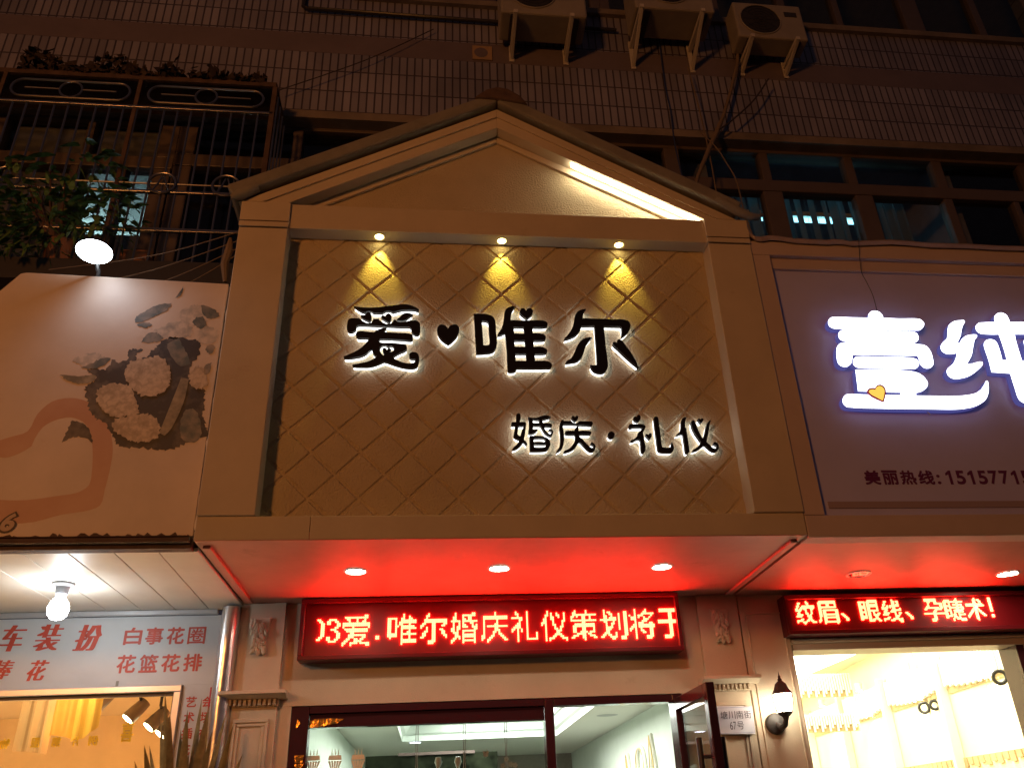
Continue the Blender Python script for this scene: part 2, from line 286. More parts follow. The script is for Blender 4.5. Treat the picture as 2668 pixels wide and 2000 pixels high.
'chun':'2750,3848 2732,3821 2715,3791 2699,3756 2669,3715! 2685,3715 2705,3739 2734,3757 2763,3764 2790,3764 2791,3755 2769,3729 2748,3688 2726,3642 2683,3588! 2716,3591 2756,3602 2773,3598 2762,3578 2723,3547 2679,3521 2633,3507 2591,3503 2567,3519 2564,3544 2577,3564 2611,3589 2641,3629 2652,3655! 2617,3648 2587,3651 2571,3670 2576,3696 2596,3719 2624,3743 2640,3789 2657,3822 2690,3844 2725,3850|2924,3845! 2932,3880 2949,3898 2976,3905 2999,3893 3006,3864 3004,3847! 3150,3851 3250,3851 3264,3828 3251,3798 3225,3781 3125,3778 3009,3775! 3001,3716 2998,3659 2996,3613! 3036,3614! 3046,3706 3051,3735 3072,3750 3104,3748 3116,3719 3108,3650 3102,3570 3089,3550 3066,3544 2995,3540! 2985,3479 2992,3452 3025,3441 3089,3442 3121,3459 3136,3487 3154,3493 3162,3471 3144,3421 3115,3383 3073,3369 2983,3366 2932,3370 2908,3391 2907,3451 2910,3539! 2809,3545! 2815,3621 2816,3701 2833,3730 2863,3738 2886,3728 2892,3697 2887,3614! 2916,3613! 2922,3680 2922,3773! 2825,3774 2805,3788 2804,3814 2823,3835 2846,3840',
'badge_border':'2152,3441! 2166,3457 2189,3459 2204,3439 2200,3412 2176,3361! 2144,3377 2116,3395 2104,3416 2110,3432 2129,3441',
'badge':'2148,3429! 2166,3449 2185,3448 2195,3430 2189,3406 2172,3370! 2145,3387 2122,3402 2112,3418 2121,3429',
}


def smooth_loop(txt, n=4):
    """'x,z x,z! ...' in millimetres; '!' marks a sharp corner"""
    P = []; K = []
    for t in txt.split():
        c = t.endswith('!'); a, b = t.rstrip('!').split(',')
        P.append(np.array((float(a), float(b))) / 1000); K.append(c)
    m = len(P); out = []
    for i in range(m):
        p0, p1, p2, p3 = P[i - 1], P[i], P[(i + 1) % m], P[(i + 2) % m]
        L = np.linalg.norm(p2 - p1)
        def tan(a, b, c, k):
            if k: return None
            d = c - a; l = np.linalg.norm(d)
            return d / l * L * 0.9 if l > 1e-9 else d
        t1 = tan(p0, p1, p2, K[i]); t2 = tan(p1, p2, p3, K[(i + 1) % m])
        ch = p2 - p1
        if t1 is None and t2 is None: out.append(p1); continue
        if t1 is None: t1 = 2 * ch - t2 if np.dot(2 * ch - t2, ch) > 0 else ch
        if t2 is None: t2 = 2 * ch - t1 if np.dot(2 * ch - t1, ch) > 0 else ch
        for k in range(n):
            s = k / n
            out.append((2 * s**3 - 3 * s**2 + 1) * p1 + (s**3 - 2 * s**2 + s) * t1 + (-2 * s**3 + 3 * s**2) * p2 + (s**3 - s**2) * t2)
    return out

def shape(name, loops, y0, y1, material, parent=None, offset=0.0, bevel=0.0):
    """flat outlines (even-odd filled) in the x-z plane, from y0 (front) to y1"""
    cu = bpy.data.curves.new(name, 'CURVE'); cu.dimensions = '2D'; cu.fill_mode = 'BOTH'
    cu.extrude = (y1 - y0) / 2 - bevel; cu.bevel_depth = bevel; cu.bevel_resolution = 1; cu.offset = offset
    for lp in loops:
        sp = cu.splines.new('POLY'); sp.points.add(len(lp) - 1)
        for q, p in zip(sp.points, lp): q.co = (p[0], p[1], 0, 1)
        sp.use_cyclic_u = True
    t = bpy.data.objects.new(name, cu); COL.objects.link(t)
    dg = bpy.context.evaluated_depsgraph_get(); dg.update()
    me = bpy.data.meshes.new_from_object(t.evaluated_get(dg))
    bpy.data.objects.remove(t)
    yc = (y0 + y1) / 2
    for v in me.vertices:
        x, z, d = v.co; v.co = (x, yc - d, z)
    me.name = name
    bm = bmesh.new(); bm.from_mesh(me); bmesh.ops.remove_doubles(bm, verts=bm.verts, dist=1e-6); bmesh.ops.recalc_face_normals(bm, faces=bm.faces); bm.to_mesh(me); bm.free()
    me.materials.clear(); me.materials.append(material)
    o = bpy.data.objects.new(name, me); COL.objects.link(o)
    if parent is not None: o.parent = parent
    return o

_glyph_cache = {}
def glyph_mesh(ch, bold=0.0):
    if (ch, bold) in _glyph_cache: return _glyph_cache[(ch, bold)]
    cu = bpy.data.curves.new('g', 'FONT'); cu.body = ch; cu.size = 1; cu.resolution_u = 4; cu.offset = bold
    t = bpy.data.objects.new('g', cu); COL.objects.link(t)
    dg = bpy.context.evaluated_depsgraph_get(); dg.update()
    me = bpy.data.meshes.new_from_object(t.evaluated_get(dg)); bpy.data.objects.remove(t)
    V = np.array([v.co[:2] for v in me.vertices]) if len(me.vertices) else np.zeros((0, 2))
    F = [tuple(p.vertices) for p in me.polygons]
    bpy.data.meshes.remove(me)
    _glyph_cache[(ch, bold)] = (V, F); return V, F
def put_char(mb, ch, x0, x1, z0, z1, y, bold=0.0, shear=0.0, spread=0.0, mirror=False, fat=0.0):
    """one printed character stretched into a rectangle of the x-z plane; spread thickens its upright strokes"""
    V, F = glyph_mesh(ch, bold)
    if not len(V): return
    mn, mx = V.min(0), V.max(0); q = (V - mn) / np.maximum(mx - mn, 1e-6)
    if mirror: q[:, 0] = 1 - q[:, 0]
    offs = [(0.0, 0.0)]
    if spread: offs = [((i / 6 - 0.5) * spread, 0.0) for i in range(7)]
    if fat: offs = [(fat * math.cos(i * math.pi / 4), fat * math.sin(i * math.pi / 4)) for i in range(8)]
    mx_ = spread / 2 + fat
    for i, (dx, dz) in enumerate(offs):
        X = x0 + mx_ + q[:, 0] * (x1 - x0 - 2 * mx_) + dx + (q[:, 1] - 0.5) * shear; Z = z0 + fat + q[:, 1] * (z1 - z0 - 2 * fat) + dz
        mb.add([(a, y - 0.0001 * i, b) for a, b in zip(X, Z)], F)

# ================================================================== GROUND
struct(MB().box(-14, 14, -4.6, 14, -0.3, 0.0).build('pavement', mat('paving', (0.05, 0.045, 0.045), 0.6, bump=0.3, bscale=20, var=0.2)))
struct(MB().box(-60, 60, -60, -4.6, -0.5, -0.13).build('road', mat('asphalt', (0.05, 0.05, 0.05), 0.8, bump=0.4, bscale=60, var=0.2)))

# ================================================================== STREET LAMP (off to the left, lights the facade orange)
lamp = thing('street_lamp', 'tall grey street lamp on the kerb giving orange light', 'street lamp')
LX, LY, LZ = -5.4, -9.4, 4.9
mb = MB(); mb.tube([(LX, LY - 1.0, -0.13), (LX, LY - 1.0, LZ - 0.7), (LX, LY - 0.7, LZ - 0.1), (LX, LY - 0.15, LZ + 0.14)], [0.08, 0.06, 0.05, 0.045], 12); mb.build('pole', M['dark_metal'], lamp, smooth=True)
MB().box(LX - 0.14, LX + 0.14, LY - 0.3, LY + 0.3, LZ + 0.07, LZ + 0.2).build('lamp_head', M['dark_metal'], lamp, bevel=0.02)
MB().box(LX - 0.11, LX + 0.11, LY - 0.26, LY + 0.26, LZ + 0.03, LZ + 0.068).build('lens', emitter('sodium_lens', (1, 0.42, 0.12), 40), lamp)
ld = bpy.data.lights.new('sodium_light', 'SPOT'); ld.energy = 1180; ld.color = (1.0, 0.355, 0.078); ld.spot_size = R(92); ld.spot_blend = 1.0; ld.shadow_soft_size = 0.55
lo = bpy.data.objects.new('sodium_light', ld); COL.objects.link(lo); lo.location = (LX, LY, LZ - 0.2); lo.parent = lamp; lo.rotation_euler = (Vector((-0.5, 0, 2.7)) - lo.location).to_track_quat('-Z', 'Y').to_euler()

# ================================================================== TILED BUILDING
bld = thing('tiled_building', 'dark brown tiled apartment building with long window bands above the shops', 'building')
YW = 1.07; ZB, ZT = 6.165, 7.38
mb = MB()
mb.box(-9, 9, YW, YW + 0.22, ZB, 6.781); mb.box(-9, 9, YW, YW + 0.22, 6.982, ZT)
mb.box(-9, -0.62, YW, YW + 0.22, ZT, 9.3); mb.box(5.3, 9, YW, YW + 0.22, ZT, 9.3); mb.box(-9, 9, YW, YW + 0.22, 9.3, 12)
mb.build('wall', M['tile'], bld)
MB().box(-9, 9, YW - 0.001, YW + 0.22, 6.782, 6.981).build('plain_course', M['tile_plain'], bld)
MB().box(-9, 9, YW - 0.03, YW + 0.2, 6.095, 6.164).build('lintel', M['concrete'], bld)
MB().box(-0.66, 5.34, YW - 0.035, YW + 0.2, ZT + 0.001, ZT + 0.06).build('window_sill', M['concrete'], bld)
MB().box(-9, 9, YW + 0.02, YW + 0.22, 2.72, 4.3).build('lower_wall', M['concrete'], bld)
mb = MB()   # dim rooms behind the windows, plus boards added to block the lit room's light
mb.box(-9, 9, 4.2, 4.3, 4.3, 9.3); mb.box(-9, 9, YW + 0.24, 4.2, 9.25, 9.29); mb.box(-3.43, -1.86, 1.23, 1.25, 5.70, 6.13); mb.box(-3.43, -2.345, 1.23, 1.25, 4.31, 5.70); mb.box(-2.345, -1.86, 1.30, 1.32, 4.31, 5.215); mb.box(-9, 9, YW + 0.24, 4.2, 6.28, 6.3); mb.box(-9, 9, YW + 0.24, 4.2, 7.3, 7.32); mb.box(-9, 9, YW + 0.24, 4.2, 4.26, 4.3)
for x in (-3.5, -1.84, 2.0, 4.02): mb.box(x, x + 0.06, YW + 0.24, 4.2, 4.3, 6.28)
mb.build('room_walls_and_blockers', M['dark_room'], bld)
# street-side wings that close the building sides
MB().box(-9.2, -9, YW, 8, 0, 12).build('side_wall', M['concrete'], bld)
MB().box(9, 9.2, YW, 8, 0, 12).build('side_wall', M['concrete'], bld)
MB().box(-9.2, 9.2, YW, 8, 12, 12.2).build('roof', M['concrete'], bld)
def window(x0, x1, z0, z1, posts, transom=None, low_posts=(), y=1.17):
    mb = MB(); w = 0.05
    mb.box(x0, x1, y - 0.03, y + 0.05, z1 - w, z1); mb.box(x0, x1, y - 0.03, y + 0.05, z0, z0 + w)
    zt = transom[1] if transom else z0 + w
    for p, pw in posts: mb.box(p - pw / 2, p + pw / 2, y - 0.03, y + 0.05, zt, z1 - w)
    if transom:
        mb.box(x0, x1, y - 0.035, y + 0.055, transom[0], transom[1])
        for p, pw in low_posts: mb.box(p - pw / 2, p + pw / 2, y - 0.03, y + 0.05, z0 + w, transom[0])
    f = mb.build('window', M['win_frame'], bld, bevel=0.006)
    MB().box(x0, x1, y + 0.008, y + 0.014, z0 + w, z1 - w).build('pane', M['glass_dark'], f)
    return f
window(-1.78, 1.72, 4.3, 6.12, [(-1.72, 0.12), (-0.98, 0.07), (-0.28, 0.07), (0.38, 0.07), (1.06, 0.07)], (5.695, 5.80), [(-1.72, 0.12), (-0.9, 0.1), (0.4, 0.1), (1.06, 0.07)])
window(1.72, 9, 4.3, 6.12, [(1.733, 0.115), (2.45, 0.07), (3.13, 0.07), (3.86, 0.08), (4.60, 0.08), (5.3, 0.08), (6.1, 0.08), (7.0, 0.08), (8, 0.08)], (5.695, 5.80),
       [(1.733, 0.1), (2.465, 0.15), (3.18, 0.14), (3.858, 0.07), (4.42, 0.05), (5.3, 0.1), (6.1, 0.08), (7, 0.08), (8, 0.08)])
window(-9, -1.78, 4.3, 6.12, [(-1.84, 0.12), (-2.36, 0.05), (-2.95, 0.1), (-3.7, 0.07), (-4.6, 0.07), (-5.6, 0.07)], (5.66, 5.76), [(-1.845, 0.11), (-2.095, 0.05), (-2.4, 0.05), (-2.95, 0.1), (-3.7, 0.07), (-4.6, 0.07)])
window(-0.62, 1.32, ZT + 0.06, 9.3, [(-0.59, 0.06), (0.42, 0.07), (1.28, 0.08)])
window(1.32, 2.36, ZT + 0.06, 9.3, [(1.36, 0.08), (2.3, 0.1)])
window(2.36, 5.3, ZT + 0.06, 9.3, [(2.92, 0.07), (3.42, 0.06), (4.12, 0.17), (4.75, 0.07)])
# vent opening in the tiles
mb = MB(); mb.box(0.255, 0.405, YW - 0.012, YW - 0.002, 6.80, 6.945); mb.build('vent_plate', mat('vent_patch', (0.40, 0.27, 0.17), 0.8, var=0.15), bld)
MB().disc((0.32, YW - 0.014, 6.872), 0.052, 'y').build('vent_hole', M['tile_plain'], bld)
# curtains behind the right-hand windows
def curtain(name, x0, x1, z0, z1, y, material, gaps=(), amp=0.03, pitch=0.09):
    mb = MB(); n = int((x1 - x0) / 0.012)
    xs = [x0 + (x1 - x0) * i / n for i in range(n + 1)]
    for a, b in zip(xs, xs[1:]):
        if any(g0 < (a + b) / 2 < g1 for g0, g1 in gaps): continue
        ya = y + amp * math.sin(a / pitch * 6.28 + 0.6 * math.sin(a * 9)); yb = y + amp * math.sin(b / pitch * 6.28 + 0.6 * math.sin(b * 9))
        mb.quad((a, ya, z0), (b, yb, z0), (b, yb, z1), (a, ya, z1))
    return mb.build(name, material, bld, smooth=True, fix=False)
cmat = bpy.data.materials.new('thin_curtain'); cmat.use_nodes = True; _nt = cmat.node_tree; _p = _nt.nodes['Principled BSDF']
_p.inputs['Base Color'].default_value = (0.30, 0.34, 0.36, 1); _p.inputs['Roughness'].default_value = 0.9
_t = _nt.nodes.new('ShaderNodeBsdfTranslucent'); _t.inputs['Color'].default_value = (0.30, 0.36, 0.40, 1); _mx = _nt.nodes.new('ShaderNodeMixShader'); _mx.inputs['Fac'].default_value = 0.55
_nt.links.new(_p.outputs[0], _mx.inputs[1]); _nt.links.new(_t.outputs[0], _mx.inputs[2]); _nt.links.new(_mx.outputs[0], _nt.nodes['Material Output'].inputs['Surface'])
curtain('curtain', 2.10, 3.26, 4.4, 5.9, 1.31, cmat, [(2.30, 2.33), (2.40, 2.42), (2.615, 2.64), (2.665, 2.72), (2.75, 2.785), (2.80, 2.83), (2.845, 2.875), (2.885, 2.925), (2.94, 2.965), (2.985, 2.995), (3.06, 3.07), (3.10, 3.125), (3.15, 3.16)])
curtain('curtain', 3.38, 3.60, 4.4, 5.85, 1.31, cmat)
tube_l = thing('tube_light', 'cyan fluorescent tube glowing behind the curtain of the upper right window', 'light')
MB().tube([(2.40, 1.72, 5.915), (3.55, 1.72, 5.915)], 0.018, 10).build('tube', emitter('fluorescent_tube', (0.30, 0.80, 1.0), 4.5), tube_l, smooth=True)
MB().box(2.35, 3.6, 1.69, 1.75, 5.938, 5.98).build('fitting', M['white_metal'], tube_l)
# lit room on the upper left
lit = mat('pale_room', (0.55, 0.62, 0.60), 0.8, var=0.05)
mb = MB(); mb.box(-3.43, -1.8, 3.2, 3.25, 4.4, 6.25); mb.box(-3.43, -1.79, 1.30, 3.2, 6.2, 6.23); mb.build('lit_room_wall', lit, bld)
cl = thing('ceiling_lamp', 'cool ceiling lamp in the lit room behind the barred window', 'light')
MB().lathe([(0.0, -0.05), (0.14, -0.04), (0.16, 0.0), (0.15, 0.02)], (-2.9, 2.7, 5.70), 20).build('shade', emitter('cool_lamp', (0.70, 0.97, 1.0), 16), cl, smooth=True)
MB().tube([(-2.9, 2.7, 5.72), (-2.9, 2.7, 6.198)], 0.008, 6).build('cord', M['cable'], cl)

# wall pipe and cables on the tiles
o = MB().tube([(-1.03, 1.04, 7.7), (-1.03, 1.04, 7.235), (-1.0, 1.04, 7.215), (0.47, 1.04, 7.205), (1.4, 1.04, 7.2)], 0.016, 8).build('wall_pipe', M['dark_metal'], smooth=True); tag(o, 'thin dark pipe running level across the tiles below the upper windows', 'pipe')
def cable(label, pts, r, m):
    P = [Vector(p) for p in pts]; out = []
    for i in range(len(P) - 1):
        p0 = P[max(i - 1, 0)]; p1 = P[i]; p2 = P[i + 1]; p3 = P[min(i + 2, len(P) - 1)]
        for k in range(6):
            t = k / 6
            out.append(0.5 * ((2 * p1) + (p2 - p0) * t + (2 * p0 - 5 * p1 + 4 * p2 - p3) * t * t + (3 * p1 - p0 - 3 * p2 + p3) * t**3))
    out.append(P[-1])
    o = MB().tube(out, r, 6).build('cable', m, smooth=True); tag(o, label, 'cable'); return o
cable('thin wire slanting up over the tiles left of the gable', [(-1.116, 1.0, 6.3), (-0.532, 1.01, 6.664), (-0.043, 1.03, 7.064)], 0.004, M['cable'])
cable('pale cable hanging in a long line from the middle air conditioner', [(1.9, 0.95, 6.727), (1.927, 0.95, 6.339), (1.941, 0.95, 5.988), (1.946, 0.95, 5.715), (1.941, 0.95, 5.3), (1.93, 0.9, 4.6)], 0.005, M['cable_tan'])
cable('dark cable swinging from the right air conditioner to the hose', [(2.534, 0.95, 6.652), (2.37, 0.95, 6.407), (2.163, 0.95, 6.186), (2.059, 0.95, 6.094)], 0.007, M['cable'])
cable('loose wire hanging over the dark windows right of the roof slope', [(1.80, 0.7, 5.80), (1.846, 0.6, 5.566), (1.895, 0.6, 5.437), (1.94, 0.6, 5.281), (1.953, 0.6, 5.0), (1.95, 0.5, 4.6)], 0.004, M['cable_tan'])
cable('blue wire running straight down the tiles under the middle air conditioner', [(1.747, 1.05, 7.2), (1.735, 1.05, 6.632), (1.745, 1.05, 6.368), (1.729, 1.03, 6.05), (1.726, 1.0, 5.785), (1.72, 0.9, 5.2)], 0.005, mat('blue_wire', (0.03, 0.05, 0.16), 0.6))
o = MB().tube([(2.36, 1.0, 7.0), (2.334, 1.0, 6.858), (2.22, 0.99, 6.52), (2.117, 0.98, 6.247), (2.03, 0.965, 6.06), (1.955, 0.95, 5.907), (1.815, 0.9, 5.60), (1.72, 0.85, 5.35)], [0.014, 0.014, 0.013, 0.014, 0.020, 0.018, 0.014, 0.013], 10).build('air_conditioner_hose', M['cable_tan'], smooth=True)
tag(o, 'wrapped hose slanting down from the right air conditioner to the roof', 'hose')

# ================================================================== AIR CONDITIONERS
def air_con(x0, x1, yf, yb, z0, z1, label, arms, zfoot, fan_x, fan_r):
    t = thing('air_conditioner', label, 'air conditioner', group='air conditioners on the tiled wall')
    w = x1 - x0
    MB().box(x0, x1, yf, yb, z0, z1).build('casing', M['ac_white'], t, bevel=0.014)
    fz = (z0 + z1) / 2 + 0.005
    mb = MB()
    mb.disc((fan_x, yf - 0.003, fz), fan_r, 'y', 40)
    g = mb.build('fan_opening', M['grille'], t)
    mb = MB()
    for k in range(1, 6): mb.tube([(fan_x + fan_r * k / 5.3 * math.cos(a * math.pi / 16), yf - 0.009, fz + fan_r * k / 5.3 * math.sin(a * math.pi / 16)) for a in range(32)], 0.0022, 4, closed=True)
    for k in range(10):
        a = k * math.pi / 5; mb.tube([(fan_x, yf - 0.0085, fz), (fan_x + fan_r * math.cos(a), yf - 0.0085, fz + fan_r * math.sin(a))], 0.0022, 4)
    mb.build('fan_guard', M['grille'], g)
    MB().tube([(fan_x + (fan_r + 0.006) * math.cos(a * math.pi / 20), yf - 0.004, fz + (fan_r + 0.006) * math.sin(a * math.pi / 20)) for a in range(40)], 0.006, 6, closed=True).build('rim', M['ac_white'], g, smooth=True)
    MB().box(x1 - 0.15, x1 - 0.05, yf - 0.005, yf - 0.0005, z1 - 0.14, z1 - 0.09).build('badge_plate', M['grille'], t)
    for sx in (x0 + 0.07, x1 - 0.11):
        MB().box(sx, sx + 0.05, yf + 0.015, yb - 0.015, z0 - 0.02, z0 - 0.0005).build('foot', M['dark_metal'], t)
    for ax in arms:
        mb = MB(); zt = z0 - 0.022
        mb.box(ax - 0.016, ax + 0.016, yf - 0.05, YW - 0.012, zt - 0.035, zt - 0.002)       # arm
        mb.box(ax - 0.02, ax + 0.02, YW - 0.012, YW - 0.003, zfoot, zt + 0.05)              # wall leg
        mb.prism_x([(yf - 0.04, zt - 0.036), (yf - 0.0, zt - 0.036), (YW - 0.012, zfoot + 0.07), (YW - 0.012, zfoot + 0.02)], ax - 0.012, ax + 0.012)  # brace
        mb.build('bracket', M['white_metal'], t, bevel=0.003)
    return t
air_con(0.452, 1.098, 0.74, 1.0, 6.945, 7.40, 'pale air conditioner above the gable peak, leftmost of the three', (0.556, 0.975), 6.80, 0.70, 0.165)
air_con(1.475, 2.10, 0.72, 1.0, 7.075, 7.56, 'pale air conditioner set highest, between its two neighbours', (1.51, 1.985), 6.80, 1.75, 0.175)
air_con(2.305, 2.87, 0.82, 1.0, 6.955, 7.35, 'pale air conditioner with its whole round fan showing, rightmost of three', (2.392, 2.756), 6.80, 2.51, 0.158)

# ================================================================== GABLED SIGN BOX OF THE MIDDLE SHOP
sb = thing('shop_sign_box', 'cream gabled sign box with quilted panel projecting over the middle shop', 'sign')
XL, XR, ZS, ZE = -0.966, 1.6526, 2.699, 4.452
il, ir, ib, it = -0.733, 1.4204, 2.8006, 4.3013
for a, b in ((XL, -0.5085), (-0.507, XR)): MB().box(a, b, 0.0, 0.12, ZS, ib).build('bottom_rail', M['plaster'], sb, bevel=0.003)
MB().box(XL - 0.003, XR + 0.003, 0.0, 0.084, it, ZE).build('top_rail', M['plaster'], sb, bevel=0.004)
for a, b in ((XL, il), (ir, XR)):
    st = MB().box(a, b, -0.013, 0.12, ib + 0.001, 4.288).build('stile', M['plaster'], sb, bevel=0.004)
    MB().box(a - 0.003, b + 0.003, -0.016, 0.11, 4.296, 4.326).build('capital_band', M['plaster'], st, bevel=0.004)
    MB().box(a - 0.003, b + 0.003, -0.015, -0.0005, 4.333, ZE - 0.003).build('capital_block', M['plaster'], st, bevel=0.003)
for a in (XL + 0.002, XR - 0.062): MB().box(a, a + 0.06, 0.121, YW - 0.001, ZS + 0.002, ZE - 0.004).build('side_panel', M['plaster'], sb)
MB().box(il - 0.05, ir + 0.05, 0.105, 0.2, it - 0.03, ZE - 0.01).build('top_backing', M['plaster'], sb)
MB().box(XL + 0.062, XR - 0.062, 0.122, YW - 0.002, ZE - 0.05, ZE - 0.012).build('top_board', M['plaster'], sb)
rs_ = random.Random(4)
MB().tube([(XL - 0.003 + rs_.uniform(-.003, .003), 0.022, 2.75 + k * 0.03) for k in range(41)], [rs_.uniform(0.003, 0.009) for k in range(41)], 6).build('sealant', mat('old_sealant', (0.66, 0.58, 0.47), 0.7, var=0.15, vscale=30), sb, smooth=True)
# quilted panel: diamond pads with recessed seams
def quilt():
    bm = bmesh.new()
    p = 0.1085 * math.sqrt(2); u0, w0 = 0.329, 4.21         # a seam crossing
    g = 0.0105; h = 0.0062
    prof = [(0.0, 1.0), (0.0050, 1.0), (g - 0.0015, 0.20), (g, 0.04), (g + 0.007, 0.0), (p - g - 0.007, 0.0), (p - g, 0.04), (p - g + 0.0015, 0.20), (p - 0.0050, 1.0)]
    N = 24; cs = []
    for i in range(-N, N):
        for s_, d_ in prof: cs.append((i * p + s_, d_))
    c = math.cos(math.pi / 4); grid = {}
    lim = (il - 0.02, ir + 0.02, ib - 0.02, it + 0.02)
    def V(i, j):
        if (i, j) not in grid:
            a, da = cs[i]; b, db = cs[j]
            x = u0 + (a - b) * c; z = w0 + (a + b) * c
            grid[(i, j)] = bm.verts.new((x, 0.085 + h * max(da, db), z))
        return grid[(i, j)]
    for i in range(len(cs) - 1):
        for j in range(len(cs) - 1):
            a = cs[i][0]; b = cs[j][0]; x = u0 + (a - b) * c; z = w0 + (a + b) * c
            if lim[0] - 0.15 < x < lim[1] + 0.15 and lim[2] - 0.2 < z < lim[3] + 0.05:
                bm.faces.new((V(i, j), V(i + 1, j), V(i + 1, j + 1), V(i, j + 1)))
    for co, no in (((lim[0], 0, 0), (-1, 0, 0)), ((lim[1], 0, 0), (1, 0, 0)), ((0, 0, lim[2]), (0, 0, -1)), ((0, 0, lim[3]), (0, 0, 1))):
        bmesh.ops.bisect_plane(bm, geom=bm.verts[:] + bm.edges[:] + bm.faces[:], plane_co=co, plane_no=no, clear_outer=True)
    bmesh.ops.recalc_face_normals(bm, faces=bm.faces)
    me = bpy.data.meshes.new('quilted_panel'); bm.to_mesh(me); bm.free()
    me.polygons.foreach_set('use_smooth', [True] * len(me.polygons)); me.set_sharp_from_angle(angle=R(30))
    me.materials.append(M['stucco'])
    o = bpy.data.objects.new('quilted_panel', me); COL.objects.link(o); o.parent = sb
quilt()
MB().box(il - 0.06, ir + 0.06, 0.121, 0.135, ib - 0.03, it + 0.03).build('panel_backing', M['plaster'], sb)
# gable
AX = 0.326
def zl(x, apex, left, right):   # roof-line helper: height on the left / right slope
    return apex - (AX - x) * left if x < AX else apex - (x - AX) * right
oL, oR = 0.5495, 0.5575
ox0 = AX - (5.175 - ZE) / oL; ox1 = AX + (5.175 - ZE) / oR
ix0, ix1 = -0.757, 1.433
mb = MB()
mb.prism([(ox0, ZE + 0.001), (ix0, ZE + 0.001), (AX, 5.045), (AX, 5.175)], 0.0, 0.07)
mb.prism([(ix1, ZE + 0.001), (ox1, ZE + 0.001), (AX, 5.175), (AX, 5.045)], 0.0, 0.07)
rake = mb.build('gable_rake', M['plaster'], sb, bevel=0.003)
mb = MB()   # thin raised fillet along the outer third of the rake
mb.prism([(ox0 + 0.02, ZE + 0.002), (ox0 + 0.12, ZE + 0.002), (AX, 5.118), (AX, 5.174)], -0.010, -0.0005)
mb.prism([(ox1 - 0.12, ZE + 0.002), (ox1 - 0.02, ZE + 0.002), (AX, 5.174), (AX, 5.118)], -0.010, -0.0005)
mb.build('fillet', M['plaster'], rake, bevel=0.003)
mb = MB()   # inner moulding, set back
d = 0.042
mb.prism([(ix0 - 0.02, ZE + 0.001), (ix0 + 0.08, ZE + 0.001), (AX, 5.045 - d), (AX, 5.044)], 0.068, 0.0842)
mb.prism([(ix1 - 0.08, ZE + 0.001), (ix1 + 0.02, ZE + 0.001), (AX, 5.044), (AX, 5.045 - d)], 0.068, 0.0842)
mb.build('inner_moulding', M['plaster'], rake, bevel=0.005)
MB().prism([(ox0 + 0.03, ZE + 0.0005), (ox1 - 0.03, ZE + 0.0005), (AX, 5.15)], 0.085, 0.15).build('tympanum', M['stucco'], sb)
# roof sheets
def roof_side(xa, za, xb, zb, th=0.075):
    dx, dz = xb - xa, zb - za; L = math.hypot(dx, dz); nx, nz = -dz / L, dx / L
    if nz < 0: nx, nz = -nx, -nz
    return [(xa, za), (xb, zb), (xb + nx * th * 0.0, zb + th * 1.1), (xa + nx * th, za + nz * th)]
rf = MB()
rf.prism(roof_side(-1.01, 5.19 - (AX + 1.01) * oL, AX, 5.19), -0.05, YW - 0.004)
rf.prism(roof_side(1.60, 5.19 - (1.60 - AX) * oR, AX, 5.19), -0.05, YW - 0.004)
roof = rf.build('roof', M['grey_roof'], sb, bevel=0.012)
mb = MB()
pts = [(AX - 0.13, 5.205), (AX - 0.06, 5.27), (AX, 5.295), (AX + 0.06, 5.285), (AX + 0.13, 5.235), (AX + 0.17, 5.175), (AX + 0.02, 5.2)]
mb.prism(pts, -0.065, YW - 0.004); mb.build('ridge_cap', M['rust'], roof, bevel=0.012)
MB().tube([(1.5, -0.03, 4.575), (1.60, -0.03, 4.50), (1.67, -0.03, 4.462), (1.72, -0.02, 4.468), (1.76, -0.01, 4.495)], [0.03, 0.028, 0.024, 0.018, 0.006], 10).build('eave_end', M['grey_roof'], roof, smooth=True)
MB().tube([(-1.02, -0.03, 4.455), (-0.98, -0.03, 4.475), (-0.9, -0.03, 4.53)], [0.012, 0.03, 0.028], 10).build('eave_end', M['grey_roof'], roof, smooth=True)
# soffit and its trim
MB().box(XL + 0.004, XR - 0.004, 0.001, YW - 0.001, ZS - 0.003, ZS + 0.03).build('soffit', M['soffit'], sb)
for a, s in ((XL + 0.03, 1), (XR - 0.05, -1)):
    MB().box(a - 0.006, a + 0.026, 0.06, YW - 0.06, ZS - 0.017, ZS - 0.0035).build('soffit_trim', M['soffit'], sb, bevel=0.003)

# ------------------------------------------------------------------ letters on the sign
def sign_letter(key, label, y0=0.040, y1=0.062):
    t = thing('sign_letter', label, 'sign letter')
    loops = [smooth_loop(s) for s in GLYPHS[key].split('|')]
    shape('face', loops, y0, y1, M['black_letter'], t, bevel=0.0012, offset=-0.0012)
    shape('glow_backing', loops, y1 + 0.0005, 0.0838, M['white_glow'], t, offset=-0.0030)
    return t
sign_letter('ai', 'big black letter with two hearts and a curled foot, first of the top line')
sign_letter('heart', 'plain black heart between the first two big letters of the sign')
sign_letter('wei', 'big black letter of stacked bars with a heart on top, second of the top line')
sign_letter('er', 'big black letter with an upright hooked stem, last of the top line')
sign_letter('hun', 'small black letter with a box of two slits, first of the lower line')
sign_letter('qing', 'small black letter with sweeping legs under a heart-topped bar, beside the round dot')
sign_letter('dot', 'small round black dot in the middle of the lower line')
sign_letter('li', 'small black letter with two hearts and an L-shaped stroke, right of the dot')
sign_letter('yi', 'small black letter with crossed curling strokes, last of the lower line')

